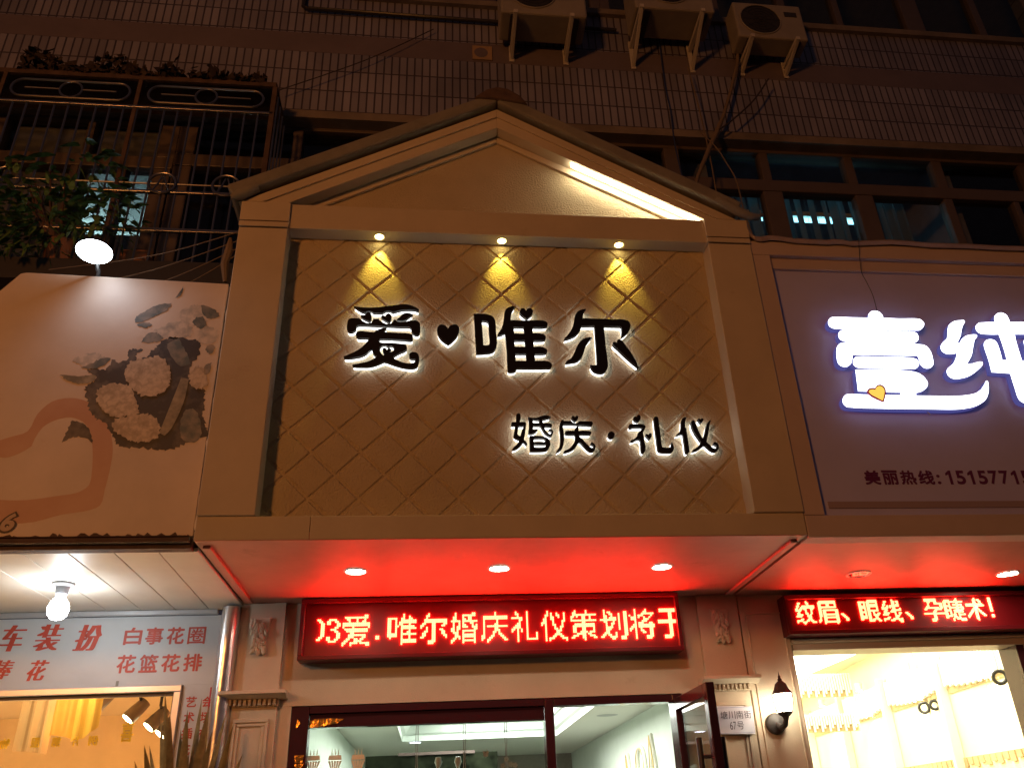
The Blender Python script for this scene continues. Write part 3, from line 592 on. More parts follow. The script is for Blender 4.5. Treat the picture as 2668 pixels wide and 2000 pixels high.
# ------------------------------------------------------------------ lights of the sign
for x, lab in ((-0.289, 'left, nearest the broad orange stile'), (0.335, 'middle, straight under the gable peak'), (0.953, 'right, under the lit end of the gable')):
    t = thing('spotlight', 'tiny yellow spotlight under the top rail: ' + lab, 'spotlight', group='yellow spotlights above the quilted panel')
    MB().lathe([(0.021, 0.0), (0.027, -0.0035), (0.027, -0.001), (0.027, 0.0)], (x, 0.045, it - 0.0006), 24).build('bezel', M['white_metal'], t, smooth=True)
    MB().lathe([(0.0, -0.003), (0.021, -0.001)], (x, 0.045, it - 0.001), 24).build('lens', emitter('warm_lens', (1.0, 0.86, 0.35), 16), t, smooth=True)
    l = bpy.data.lights.new('spot_beam', 'SPOT'); l.energy = 11; l.color = (1.0, 0.74, 0.10); l.spot_size = R(58); l.spot_blend = 0.9; l.shadow_soft_size = 0.006
    lo = bpy.data.objects.new('spot_beam', l); COL.objects.link(lo); lo.location = (x, 0.045, it - 0.008); lo.rotation_euler = (R(12), 0, 0); lo.parent = t
st = thing('light_strip', 'white light strip glowing inside the right slope of the gable', 'light strip')
a = np.array((0.735, 5.045 - (0.735 - AX) * 0.535)); b = np.array((1.408, 5.045 - (1.408 - AX) * 0.535))
dn = np.array((-0.47, -0.88))
mb = MB(); mb.prism([tuple(a + dn * 0.004), tuple(b + dn * 0.004), tuple(b + dn * 0.016), tuple(a + dn * 0.016)], 0.012, 0.030)
mb.build('tube', emitter('strip_glow', (1.0, 0.90, 0.62), 34), st)
mb = MB(); mb.prism([tuple(a + dn * 0.0005), tuple(b + dn * 0.0005), tuple(b + dn * 0.0035), tuple(a + dn * 0.0035)], 0.008, 0.036); mb.build('base', M['alu'], st)
def downlight(x, y, z, r, label, lit=True, group='downlights in the soffits'):
    t = thing('downlight', label, 'downlight', group=group)
    MB().lathe([(r, -0.001), (r + 0.006, -0.006), (r + 0.012, -0.004), (r + 0.013, 0.0)], (x, y, z), 32).build('bezel', M['alu'], t, smooth=True)
    if lit: MB().lathe([(0, -0.004), (r, -0.0015)], (x, y, z), 32).build('lens', M['down_lens'], t, smooth=True)
    else: MB().lathe([(0, -0.003), (r, -0.0015)], (x, y, z), 32).build('lens', M['dead_lens'], t, smooth=True)
M['down_lens'] = emitter('downlight_lens', (1.0, 0.74, 0.54), 130)
M['dead_lens'] = mat('red_reflection_lens', (0.55, 0.04, 0.03), 0.06, metal=0.9)  # red of the reflected LED writing put into the lens colour
downlight(-0.354, 0.473, ZS - 0.0035, 0.042, 'round white downlight in the red-lit soffit, above the left part of the scrolling text')
downlight(0.312, 0.455, ZS - 0.0035, 0.042, 'round white downlight in the red-lit soffit, under the middle of the sign')
downlight(1.103, 0.467, ZS - 0.0035, 0.042, 'round white downlight in the red-lit soffit, near the right pilaster')

# ------------------------------------------------------------------ dot-matrix displays
LED = {
    '爱': (12, 16380, 6280, 2200, 32766, 32766, 16898, 16380, 8188, 1536, 4088, 3608, 6576, 12768, 26558, 17414),
    '唯': (128, 144, 63896, 51710, 52222, 51984, 52732, 51710, 51472, 51504, 63998, 63760, 16656, 510, 510, 256),
    '尔': (1024, 3072, 2048, 8190, 8190, 12678, 24972, 18816, 2456, 6540, 12684, 12678, 24962, 384, 1920, 1792),
    '婚': (4108, 4604, 12592, 12720, 32254, 9496, 9610, 11726, 27654, 27132, 14596, 6652, 7676, 13572, 25084, 16644),
    '庆': (128, 128, 16382, 16382, 8256, 8256, 8384, 12286, 8384, 8416, 8608, 8496, 25368, 26124, 19462, 2048),
    '礼': (4160, 6208, 2112, 32320, 1600, 1088, 3136, 7232, 15424, 27200, 19008, 2114, 2114, 2114, 2174, 2048),
    '仪': (2048, 2628, 6756, 4900, 13060, 12556, 28936, 20872, 4248, 4304, 4208, 4192, 4336, 4504, 5902, 5122),
    '策': (4160, 12352, 16382, 27024, 16784, 32766, 384, 8188, 16380, 12676, 12676, 13276, 4016, 14748, 24966, 128),
    '划': (4096, 5635, 4883, 6419, 7123, 32723, 6291, 2451, 2323, 3859, 3603, 3075, 7235, 13891, 25550, 398),
    '将': (2080, 2144, 2302, 19332, 14920, 14448, 2272, 2956, 7166, 15358, 26892, 18828, 2252, 2060, 2108, 2104),
    '于': (16380, 16380, 384, 384, 384, 384, 32766, 32766, 384, 384, 384, 384, 384, 384, 3968, 3840),
    '纹': (64, 6240, 4128, 13310, 10238, 28044, 30856, 4232, 12488, 15440, 30832, 48, 3184, 30936, 18190, 512),
    '眉': (8190, 16382, 12482, 12482, 16382, 12288, 14335, 13827, 13827, 14335, 13827, 10239, 9731, 26115, 18431, 1026),
    '眼': (508, 64508, 51972, 52220, 64508, 64260, 51972, 52220, 64288, 52006, 52028, 64280, 64280, 50028, 966, 0),
    '线': (64, 6252, 4196, 12396, 9724, 28000, 30818, 6398, 12768, 15398, 30756, 56, 3120, 30970, 17294, 6),
    '孕': (16352, 16352, 3168, 2174, 2054, 6150, 16374, 24700, 192, 384, 65535, 384, 384, 384, 1920, 1792),
    '睫': (32, 30816, 65534, 51232, 51708, 63524, 53246, 51302, 63996, 51708, 51488, 52030, 64288, 50080, 1278, 1054),
    '术': (128, 432, 408, 392, 32764, 32766, 448, 960, 1952, 3504, 6552, 12684, 24966, 16768, 384, 128),
    '0': (0, 0, 60, 102, 195, 195, 195, 195, 195, 195, 195, 102, 60, 0, 0, 0),
    '3': (0, 0, 60, 102, 99, 3, 6, 28, 6, 3, 3, 99, 102, 60, 0, 0),
    '.': (0, 0, 0, 0, 0, 0, 0, 0, 0, 0, 0, 48, 48, 0, 0, 0),
    '!': (24, 24, 24, 24, 24, 24, 24, 24, 24, 24, 0, 0, 24, 24, 0, 0),
    '、': (0, 0, 0, 0, 0, 0, 0, 0, 0, 12288, 6144, 3072, 1536, 1536, 0, 0),
}
def led_rows(s):
    out = []
    for ch, w in s:
        if ch == ' ': g = ['0' * w] * 16
        else: g = [format(h, '0%db' % w) for h in LED[ch]]
        out.append(g)
    return [''.join(g[r] for g in out) for r in range(16)]
def led_display(name, label, box, text, x_start, z_top, pitch, y, clip, dsize, dot='led_dot'):
    x0, x1, z0, z1 = box
    t = thing(name, label, 'led display')
    MB().box(x0, x1, y + 0.004, YW - 0.012, z0, z1).build('housing', M['led_frame'], t, bevel=0.004)
    mb = MB(); w = 0.022; f = y - 0.024
    mb.box(x0, x1, f, y + 0.0035, z1 - w, z1); mb.box(x0, x1, f, y + 0.0035, z0, z0 + w); mb.box(x0, x0 + w, f, y + 0.0035, z0 + w, z1 - w); mb.box(x1 - w, x1, f, y + 0.0035, z0 + w, z1 - w)
    mb.build('frame', M['led_frame'], t, bevel=0.003)
    MB().box(x0 + w, x1 - w, y, y + 0.0035, z0 + w, z1 - w).build('panel', M['led_face'], t)
    h = pitch * dsize / 2; x = x_start
    for item in text:
        rows = led_rows([item]); mb = MB()
        for r in range(16):
            for i, ch in enumerate(rows[r]):
                cx = x + (i + 0.5) * pitch; cz = z_top - (r + 0.5) * pitch
                if ch == '1' and clip[0] <= cx <= clip[1]: mb.lathe([(0.0, -0.0075), (h * 0.75, -0.0070), (h, -0.005), (h, -0.0008)], (cx, y, cz), 6, axis='y')
        x += item[1] * pitch
        if mb.v: mb.build('lit_character', M[dot], t, fix=False)
    return t
W8 = lambda s: [(c, 8 if c in '03.! ' else 16) for c in s]
led_display('led_display', 'long red scrolling text display over the middle shop door', (-0.66, 1.3096, 2.387, 2.690),
            W8('03爱.唯尔婚庆礼仪策划将于'), -0.616, 2.609, 0.00976, 0.972, (-0.578, 1.289), 1.12)
led_display('led_display', 'red scrolling text display with bolder writing over the right shop', (1.90, 3.75, 2.452, 2.662),
            [(c, 8 if c == '!' else 16) for c in '纹眉、眼线、孕睫术!'], 1.955, 2.632, 0.0078, 0.972, (1.93, 3.72), 1.36, 'led_dot_right')

# ================================================================== MIDDLE SHOP FRONT
wf = thing('shop_front_wall', 'cream plaster front wall of the middle shop with two moulded pilasters', 'wall')
DZ = 2.19
MB().box(-0.99, 1.93, YW, YW + 0.16, DZ, ZS - 0.004).build('lintel_wall', M['plaster'], wf)
MB().box(-0.99, -0.684, YW, YW + 0.16, 0, DZ - 0.001).build('jamb_wall', M['plaster'], wf)
MB().box(1.302, 1.93, YW, YW + 0.16, 0, DZ - 0.001).build('jamb_wall', M['plaster'], wf)
def ornament(cx, zc, y, mat_, parent):
    """carved bracket: a scroll block with overlapping leaves narrowing to the bottom"""
    rr = random.Random(3)
    mb = MB(); mb.prism([(cx - 0.052, zc + 0.085), (cx + 0.052, zc + 0.085), (cx + 0.044, zc + 0.02), (cx + 0.036, zc - 0.05), (cx + 0.02, zc - 0.09), (cx - 0.02, zc - 0.09), (cx - 0.036, zc - 0.05), (cx - 0.044, zc + 0.02)], y - 0.018, y)
    o = mb.build('ornament', mat_, parent, bevel=0.006)
    mb = MB()
    for k in range(34):
        v = rr.random(); z = zc + 0.075 - 0.16 * v; wv = 0.046 - 0.018 * v; x = cx + rr.uniform(-wv, wv)
        L = rr.uniform(0.014, 0.026); a = math.atan2(-1, (x - cx) * 14) + rr.uniform(-0.5, 0.5)
        V = []; n = 10
        for i in range(5):
            for q in range(n):
                ph = q / n * 2 * math.pi; rad = math.sin(i / 4 * math.pi * 0.5 + 0.001)
                lx = math.cos(ph) * L * rad; ly = math.sin(ph) * L * 0.55 * rad; hh = math.cos(i / 4 * math.pi * 0.5) * 0.016
                V.append((x + lx * math.cos(a) - ly * math.sin(a), y - 0.016 - hh - 0.004 * rr.random(), z + lx * math.sin(a) + ly * math.cos(a)))
        F = [(i * n + q, i * n + (q + 1) % n, (i + 1) * n + (q + 1) % n, (i + 1) * n + q) for i in range(4) for q in range(n)]
        mb.add(V, F)
    mb.build('carved_leaf', mat_, o, smooth=True)
    return o
def pilaster(x0, x1, cornice=True):
    cx = (x0 + x1) / 2; yf = 1.04
    t = MB().box(x0, x1, yf, YW - 0.001, 2.258, ZS - 0.005).build('pilaster', M['plaster'], wf, bevel=0.003)
    MB().box(x0 + 0.002, x1 - 0.002, yf, YW - 0.001, 0, 2.187).build('lower_shaft', M['plaster'], t)
    prof = [(1.069, 2.256), (0.967, 2.256), (0.965, 2.240), (0.985, 2.236), (1.005, 2.226), (1.012, 2.2225), (1.069, 2.2225)]
    MB().prism_x(prof, x0 - 0.038, x1 + 0.045).build('cornice', M['plaster'], t, bevel=0.002)
    mb = MB()
    MB().box(x0 - 0.004, x1 + 0.004, 1.03, 1.068, 2.188, 2.222).build('frieze', M['plaster'], t)
    n = 10; p = (x1 - x0) / n
    for k in range(n):
        xk = x0 + (k + 0.5) * p
        mb.box(xk - p * 0.33, xk + p * 0.33, 1.014, 1.0295, 2.193, 2.2215)
    mb.build('dentils', M['plaster'], t, bevel=0.003)
    # panel mould on the lower shaft: raised picture frame
    a, b, zt = x0 + 0.032, x1 - 0.032, 2.132
    mb = MB()
    for i0, y0_ in ((0.0, 1.026), (0.017, 1.032)):
        w = 0.017
        mb.box(a + i0, b - i0, y0_, 1.0395, zt - i0 - w + 0.0005, zt - i0); mb.box(a + i0, a + i0 + w - 0.0005, y0_, 1.0395, 0.3, zt - i0 - w); mb.box(b - i0 - w + 0.0005, b - i0, y0_, 1.0395, 0.3, zt - i0 - w)
    mb.build('panel_moulding', M['plaster'], t, bevel=0.003)
    ornament(cx - 0.0, 2.53, yf, M['plaster'], t)
    return t
pilaster(-0.982, -0.748); pilaster(1.436, 1.664)
# the plain flat pier on the right with a sunk panel line
MB().box(1.672, 1.936, 1.045, YW - 0.001, 0, ZS - 0.006).build('pier', M['plaster'], wf, bevel=0.003)
mb = MB(); a, b, zt = 1.70, 1.914, 2.592
for w0, w1, y0_ in ((0, 0.012, 1.037),):
    mb.box(a, b, y0_, 1.0445, zt - 0.010, zt); mb.box(a, a + 0.010, y0_, 1.0445, 0.3, zt - 0.0105); mb.box(b - 0.010, b, y0_, 1.0445, 0.3, zt - 0.0105)
mb.build('pier_moulding', M['plaster'], wf, bevel=0.003)

# shop window with dark lacquered frame
fr = thing('shop_window', 'maroon lacquered shop window and doorway frame below the long display', 'window')
mb = MB()
mb.box(-0.683, -0.598, 1.075, 1.16, 0.0, DZ - 0.002)            # left post
mb.box(-0.597, 0.576, 1.075, 1.16, 2.152, DZ - 0.002)           # head over the window
mb.box(0.576, 0.622, 1.07, 1.165, 0.0, DZ - 0.002)              # middle post
mb.box(0.623, 1.248, 1.075, 1.16, 2.15, DZ - 0.002)             # head over the door
mb.box(1.249, 1.301, 1.075, 1.16, 0.0, DZ - 0.002)              # hinge post
mb.build('frame', M['maroon'], fr, bevel=0.003)
MB().box(-0.596, 0.575, 1.095, 1.15, 2.088, 2.1515).build('top_rail', M['maroon'], fr, bevel=0.003)
MB().box(-0.597, 0.575, 1.09, 1.16, 0.0, 0.45).build('kick_panel', M['maroon'], fr)
pane = MB().box(-0.597, 0.575, 1.118, 1.124, 0.451, 2.0875).build('pane', M['glass'], fr)
# gold foil paper peeling in the top left corner of the frame
gold = mat('gold_foil', (0.85, 0.45, 0.10), 0.22, metal=0.9, bump=0.8, bscale=26, bdist=0.01)
mb = MB(); mb.prism([(-0.595, 2.09), (-0.56, 2.09), (-0.46, 2.105), (-0.43, 2.125), (-0.50, 2.130), (-0.57, 2.128), (-0.595, 2.12)], 1.090, 1.094); mb.prism([(-0.655, 2.085), (-0.635, 2.11), (-0.652, 2.13)], 1.071, 1.0745)
mb.build('gold_foil', gold, fr)
# frosted goblet stickers on the pane
frost = mat('frosted_sticker', (0.72, 0.75, 0.58), 0.6)
def goblet(cx, zt, s, m):
    mb = MB(); y0, y1 = 1.1145, 1.1165
    for k in (-1, 0, 1): mb.prism([(cx + k * 0.016 * s - 0.003 * s, zt - 0.02 * s), (cx + k * 0.016 * s + 0.003 * s, zt - 0.02 * s), (cx + k * 0.018 * s, zt + 0.012 * s)], y0, y1)
    mb.prism([(cx - 0.03 * s, zt - 0.022 * s), (cx + 0.03 * s, zt - 0.022 * s), (cx + 0.034 * s, zt - 0.045 * s), (cx - 0.034 * s, zt - 0.045 * s)], y0, y1)
    for k in range(5):
        a = -0.034 + k * 0.0145; mb.prism([(cx + a * s, zt - 0.049 * s), (cx + (a + 0.011) * s, zt - 0.049 * s), (cx + (a + 0.011) * 0.45 * s, zt - 0.098 * s), (cx + a * 0.45 * s, zt - 0.098 * s)], y0, y1)
    mb.prism([(cx - 0.012 * s, zt - 0.101 * s), (cx + 0.012 * s, zt - 0.101 * s), (cx + 0.003 * s, zt - 0.13 * s), (cx + 0.003 * s, zt - 0.19 * s), (cx + 0.028 * s, zt - 0.205 * s), (cx - 0.028 * s, zt - 0.205 * s), (cx - 0.003 * s, zt - 0.19 * s), (cx - 0.003 * s, zt - 0.13 * s)], y0, y1)
    return mb.build('goblet_sticker', m, pane)
goblet(-0.566, 1.985, 0.95, frost); goblet(-0.463, 1.983, 0.95, frost); goblet(-0.352, 1.981, 0.95, mat('pale_gold_sticker', (0.75, 0.66, 0.42), 0.5))
# gold goblet on the left post
mb = MB(); mb.prism([(-0.652, 1.965), (-0.606, 1.965), (-0.612, 1.93), (-0.646, 1.93)], 1.0705, 1.0745); mb.prism([(-0.65, 1.925), (-0.607, 1.925), (-0.622, 1.875), (-0.636, 1.875)], 1.0705, 1.0745); mb.build('gold_goblet', gold, fr)

# open glass door leaf
dr = thing('glass_door', 'maroon framed glass door standing open beside the house number plate', 'door')
hx, hy, exx, exy = 1.262, 1.06, 1.268, 0.48
dv = Vector((exx - hx, exy - hy, 0)); Ld = dv.length; dv.normalize(); nv = Vector((dv.y, -dv.x, 0)); th = 0.02
def leaf(mb, s0, s1, z0, z1, t=th):
    c = Vector((hx, hy, 0)) + dv * (s0 + s1) / 2; c.z = (z0 + z1) / 2
    mb.obox(c, dv * (s1 - s0) / 2, nv * t, (0, 0, (z1 - z0) / 2))
mb = MB(); leaf(mb, 0.0, 0.05, 0.05, 2.158); leaf(mb, Ld - 0.055, Ld, 0.05, 2.158); leaf(mb, 0.051, Ld - 0.056, 2.10, 2.158); leaf(mb, 0.051, Ld - 0.056, 0.05, 0.2)
mb.build('frame', M['maroon'], dr, bevel=0.003)
mb = MB(); leaf(mb, 0.051, Ld - 0.056, 0.201, 2.099, 0.003); mb.build('pane', M['glass'], dr)
mb = MB()
for sgn in (-1, 1):
    c = Vector((hx, hy, 0)) + dv * (Ld - 0.09) + nv * sgn * 0.055
    mb.tube([(c.x, c.y, 0.9), (c.x, c.y, 1.93)], 0.014, 12)
    for z in (0.98, 1.85): mb.tube([c + Vector((0, 0, z)), c - nv * sgn * 0.05 + Vector((0, 0, z))], 0.009, 8)
mb.build('handle', M['dark_metal'], dr, smooth=True)

# house number plate
hp = thing('house_number_plate', 'small white house number plate on the pilaster beside the open door', 'number plate')
mb = MB(); mb.obox((1.553, 1.020, 2.043), (0.098, 0.002, -0.003), (0, 0.004, 0), (0.002, 0, 0.068)); mb.build('plate', mat('plate_enamel', (0.66, 0.66, 0.74), 0.35, var=0.06, vscale=12), hp, bevel=0.002)
ink = mat('dark_plate_ink', (0.05, 0.04, 0.07), 0.6)
mb = MB()
for k, ch in enumerate('塘川南街'): put_char(mb, ch, 1.475 + k * 0.042, 1.512 + k * 0.042, 2.049, 2.087, 1.0115)
for ch, a, b in (('6', 1.518, 1.533), ('7', 1.536, 1.551), ('号', 1.556, 1.592)): put_char(mb, ch, a, b, 1.998, 2.036, 1.0115)
mb.build('lettering', ink, hp, fix=False)
mb = MB()
for a, b, c, d in ((1.462, 1.644, 2.103, 2.105), (1.462, 1.644, 1.981, 1.983), (1.462, 1.4635, 1.9835, 2.1025), (1.6425, 1.644, 1.9835, 2.1025)): mb.box(a, b, 1.0115, 1.0120, c, d)
mb.build('border_line', mat('plate_border', (0.36, 0.38, 0.55), 0.5), hp)

# ------------------------------------------------------------------ room of the middle shop
rm = thing('shop_room', 'pale mint room of the middle shop with a bright recessed ceiling', 'room')
mint = mat('mint_wall', (0.69, 0.76, 0.68), 0.8, var=0.04)
cw = mat('room_ceiling', (0.66, 0.66, 0.58), 0.8)
ZC = 2.352
tx0, tx1, ty0, ty1 = -0.26, 1.16, 2.0, 4.85
MB().box(-0.78, -0.72, YW + 0.17, 7.0, 0, ZC).build('wall', mint, rm)
MB().box(1.62, 1.68, YW + 0.17, 7.0, 0, ZC).build('wall', mint, rm)
MB().box(-0.78, 1.68, 7.0, 7.06, 0, ZC).build('wall', mat('brown_wallpaper', (0.30, 0.26, 0.22), 0.8, var=0.1, vscale=30), rm)
mb = MB(); mb.box(-0.78, tx0, YW + 0.17, 7.06, ZC, ZC + 0.04); mb.box(tx1, 1.68, YW + 0.17, 7.06, ZC, ZC + 0.04); mb.box(tx0, tx1, YW + 0.17, ty0, ZC, ZC + 0.04); mb.box(tx0, tx1, ty1, 7.06, ZC, ZC + 0.04)
mb.build('ceiling', cw, rm)
mb = MB()
for (e0, z0, e1, z1) in ((0.004, ZC - 0.003, 0.004, ZC + 0.045), (0.004, ZC + 0.045, 0.035, ZC + 0.06), (0.035, ZC + 0.06, 0.075, ZC + 0.115), (0.075, ZC + 0.115, 0.10, ZC + 0.125), (0.10, ZC + 0.125, 0.12, ZC + 0.16)):
    A = [(tx0 + e0, ty0 + e0), (tx1 - e0, ty0 + e0), (tx1 - e0, ty1 - e0), (tx0 + e0, ty1 - e0)]; B = [(tx0 + e1, ty0 + e1), (tx1 - e1, ty0 + e1), (tx1 - e1, ty1 - e1), (tx0 + e1, ty1 - e1)]
    for k in range(4): mb.quad((*A[k], z0), (*A[(k + 1) % 4], z0), (*B[(k + 1) % 4], z1), (*B[k], z1))
mb.build('cove_moulding', mat('cove_white', (0.76, 0.82, 0.76), 0.6), rm, fix=False)
MB().box(tx0 - 0.1, tx1 + 0.1, ty0 - 0.1, ty1 + 0.1, ZC + 0.161, ZC + 0.2).build('recessed_ceiling', mat('recess_white', (0.72, 0.80, 0.75), 0.7), rm)
MB().box(0.12, tx1 - 0.13, ty0 + 0.2, ty1 - 0.16, ZC + 0.135, ZC + 0.1605).build('glowing_panel', emitter('panel_glow', (1.0, 1.0, 0.93), 14), rm)
MB().box(-0.70, 1.60, YW + 0.3, 6.9, -0.02, 0.01).build('floor', mat('shop_floor', (0.25, 0.24, 0.21), 0.3), rm)
MB().lathe([(0.0, -0.004), (0.07, -0.002), (0.085, 0.0)], (1.36, 3.4, ZC - 0.001), 20).build('round_vent', mat('vent_grey', (0.35, 0.36, 0.32), 0.6), rm)
MB().lathe([(0.0, -0.006), (0.05, -0.002)], (-0.14, 5.0, ZC - 0.001), 20).build('lamp', emitter('violet_lamp', (0.75, 0.78, 1.0), 8), rm)
bk = thing('flower_backdrop', 'dark leafy backdrop with pale blossoms hung inside the shop window', 'backdrop')
MB().box(-0.52, 0.545, 4.05, 4.1, 0.2, 2.176).build('panel', mat('dark_leaf_print', (0.012, 0.014, 0.008), 0.9, var=0.9, vscale=9, spec=0.02), bk)
MB().box(-0.26, 0.36, 4.02, 4.045, 2.168, 2.19).build('rod', mat('brown_rod', (0.12, 0.08, 0.07), 0.5), bk)
mb = MB(); rr = random.Random(5)
for k in range(26):
    x, z, s = rr.uniform(-0.3, 0.53), rr.uniform(1.5, 1.99), rr.uniform(0.012, 0.03)
    for q in range(5):
        a = q * 1.257 + rr.random(); mb.lathe([(0, -0.006), (s * 0.6, -0.003), (s, 0)], (x + s * math.cos(a), 4.03, z + s * math.sin(a)), 8, axis='y')
mb.build('blossoms', mat('pale_blossom', (0.10, 0.11, 0.09), 0.7), bk, smooth=True)
def bottle(x, z, lab):
    o = MB().lathe([(0, 0), (0.022, 0), (0.024, 0.05), (0.012, 0.07), (0.009, 0.10), (0.02, 0.125), (0.014, 0.15), (0, 0.152)], (x, 1.42, z - 0.152), 14).build('ornament_jar', mat('milky_glass', (0.7, 0.72, 0.7), 0.2), smooth=True); tag(o, lab, 'ornament')
bottle(0.041, 1.958, 'milky glass ornament in the shop window, under the ceiling moulding corner')
bottle(0.145, 1.956, 'milky glass ornament in the shop window, nearer the hanging cord')
for x, z0, lab in ((-0.072, 1.45, 'twisted cord hanging in the shop window below the small violet lamp'), (0.178, 1.45, 'double cord hanging in the middle of the shop window'), (0.40, 1.45, 'cord of white flowers hanging in the shop window near the middle post')):
    t = thing('hanging_ornament', lab, 'hanging ornament')
    mb = MB()
    for s in (-1, 1): mb.tube([(x + s * 0.002, 1.40, ZC), (x + s * 0.006, 1.40, 2.05), (x + s * 0.003, 1.40, 1.95), (x + s * 0.012, 1.40, 1.75), (x + s * 0.016, 1.40, z0)], 0.0022, 5)
    mb.build('cord', mat('pink_cord', (0.42, 0.34, 0.32), 0.8), t)
    if x > 0.3:
        mb = MB()
        for (fx, fz) in ((0.0, 1.93), (-0.02, 1.90), (0.022, 1.905), (0.045, 1.90), (0.0, 1.875), (0.03, 1.87)):
            for q in range(5):
                a = q * 1.257; mb.lathe([(0, -0.002), (0.006, 0)], (x + fx + 0.008 * math.cos(a), 1.395, fz + 0.008 * math.sin(a)), 8, axis='y')
        mb.build('flowers', mat('cord_flower', (0.65, 0.6, 0.58), 0.7), t)
bf = MB()
for s in (-1, 1):
    bf.add([(0.291, 1.4, 1.962), (0.291 + s * 0.008, 1.396, 1.978), (0.291 + s * 0.017, 1.392, 1.972), (0.291 + s * 0.014, 1.394, 1.962)], [(0, 1, 2, 3)])
    bf.add([(0.291, 1.4, 1.961), (0.291 + s * 0.014, 1.394, 1.960), (0.291 + s * 0.012, 1.396, 1.948), (0.291 + s * 0.004, 1.399, 1.946)], [(0, 1, 2, 3)])
bf.tube([(0.291, 1.398, 1.944), (0.291, 1.398, 1.968), (0.296, 1.396, 1.985)], 0.0014, 5)
tag(bf.build('paper_butterfly', mat('pink_paper', (0.62, 0.52, 0.48), 0.8), fix=False), 'pink paper butterfly hanging in the shop window before the dark backdrop', 'butterfly')
cream2 = mat('ivory_arch', (0.72, 0.70, 0.58), 0.5); goldm = mat('gold_edge', (0.8, 0.6, 0.25), 0.3, metal=0.6)
for y, z, w, kind, lab in ((2.62, 2.13, 0.10, 0, 'tallest pointed ivory arch leaning on the mint wall by the door'), (2.97, 2.08, 0.12, 1, 'round-topped ivory hoop leaning on the mint wall by the door'), (3.41, 2.065, 0.07, 0, 'shortest pointed ivory arch leaning on the mint wall, farthest in')):
    t = thing('wedding_arch', lab, 'arch')
    P = []
    if kind: P = [(1.5, y + w * math.cos(a * math.pi / 12), z - w + w * math.sin(a * math.pi / 12)) for a in range(13)]; P = [(1.5, y + w, 0.02)] + P + [(1.5, y - w, 0.02)]
    else: P = [(1.5, y + w, 0.02), (1.5, y + w, z - 0.35), (1.5, y + w * 0.45, z - 0.15), (1.5, y, z), (1.5, y - w * 0.45, z - 0.15), (1.5, y - w, z - 0.35), (1.5, y - w, 0.02)]
    MB().tube(P, 0.012, 8).build('frame', cream2, t, smooth=True)
    MB().tube([(p[0] - 0.02, p[1], p[2] - 0.006) for p in P], 0.004, 6).build('gold_edge', goldm, t, smooth=True)

# ================================================================== LEFT SHOP
# billboard above it
pb = thing('billboard', 'faded cream billboard printed with white flowers and a pink heart', 'billboard')
poster = mat('faded_poster', (0.70, 0.58, 0.48), 0.5, var=0.10, vscale=2.2, bump=0.15, bscale=6, bdist=0.01, stain=((0.62, 0.47, 0.35), 3.5, 0.60))
pol = [(-0.985, 3.978), (-1.90, 4.012), (-1.925, 4.005), (-2.20, 3.60), (-3.6, 3.60), (-3.6, 2.728), (-0.978, 2.728)]
MB().prism(pol, 0.030, 0.10).build('panel', poster, pb, bevel=0.004)
dk = printed('print_dark_leaves', (0.035, 0.030, 0.034), (0.15, 0.13, 0.115), 11, 0.46, 0.66)
gr = printed('print_grey_green', (0.10, 0.125, 0.125), (0.40, 0.33, 0.27), 13, 0.42, 0.70)
wh = printed('print_flower', (0.66, 0.53, 0.40), (0.40, 0.31, 0.22), 34, 0.25, 0.85, cells=True)
pk = printed('print_pink', (0.54, 0.29, 0.20), (0.63, 0.40, 0.29), 3, 0.35, 0.75)
st_ = printed('print_stem', (0.17, 0.15, 0.11), (0.42, 0.35, 0.25), 16, 0.40, 0.65)
pw = printed('print_pale_petals', (0.70, 0.59, 0.49), (0.36, 0.33, 0.29), 26, 0.30, 0.95, cells=True)
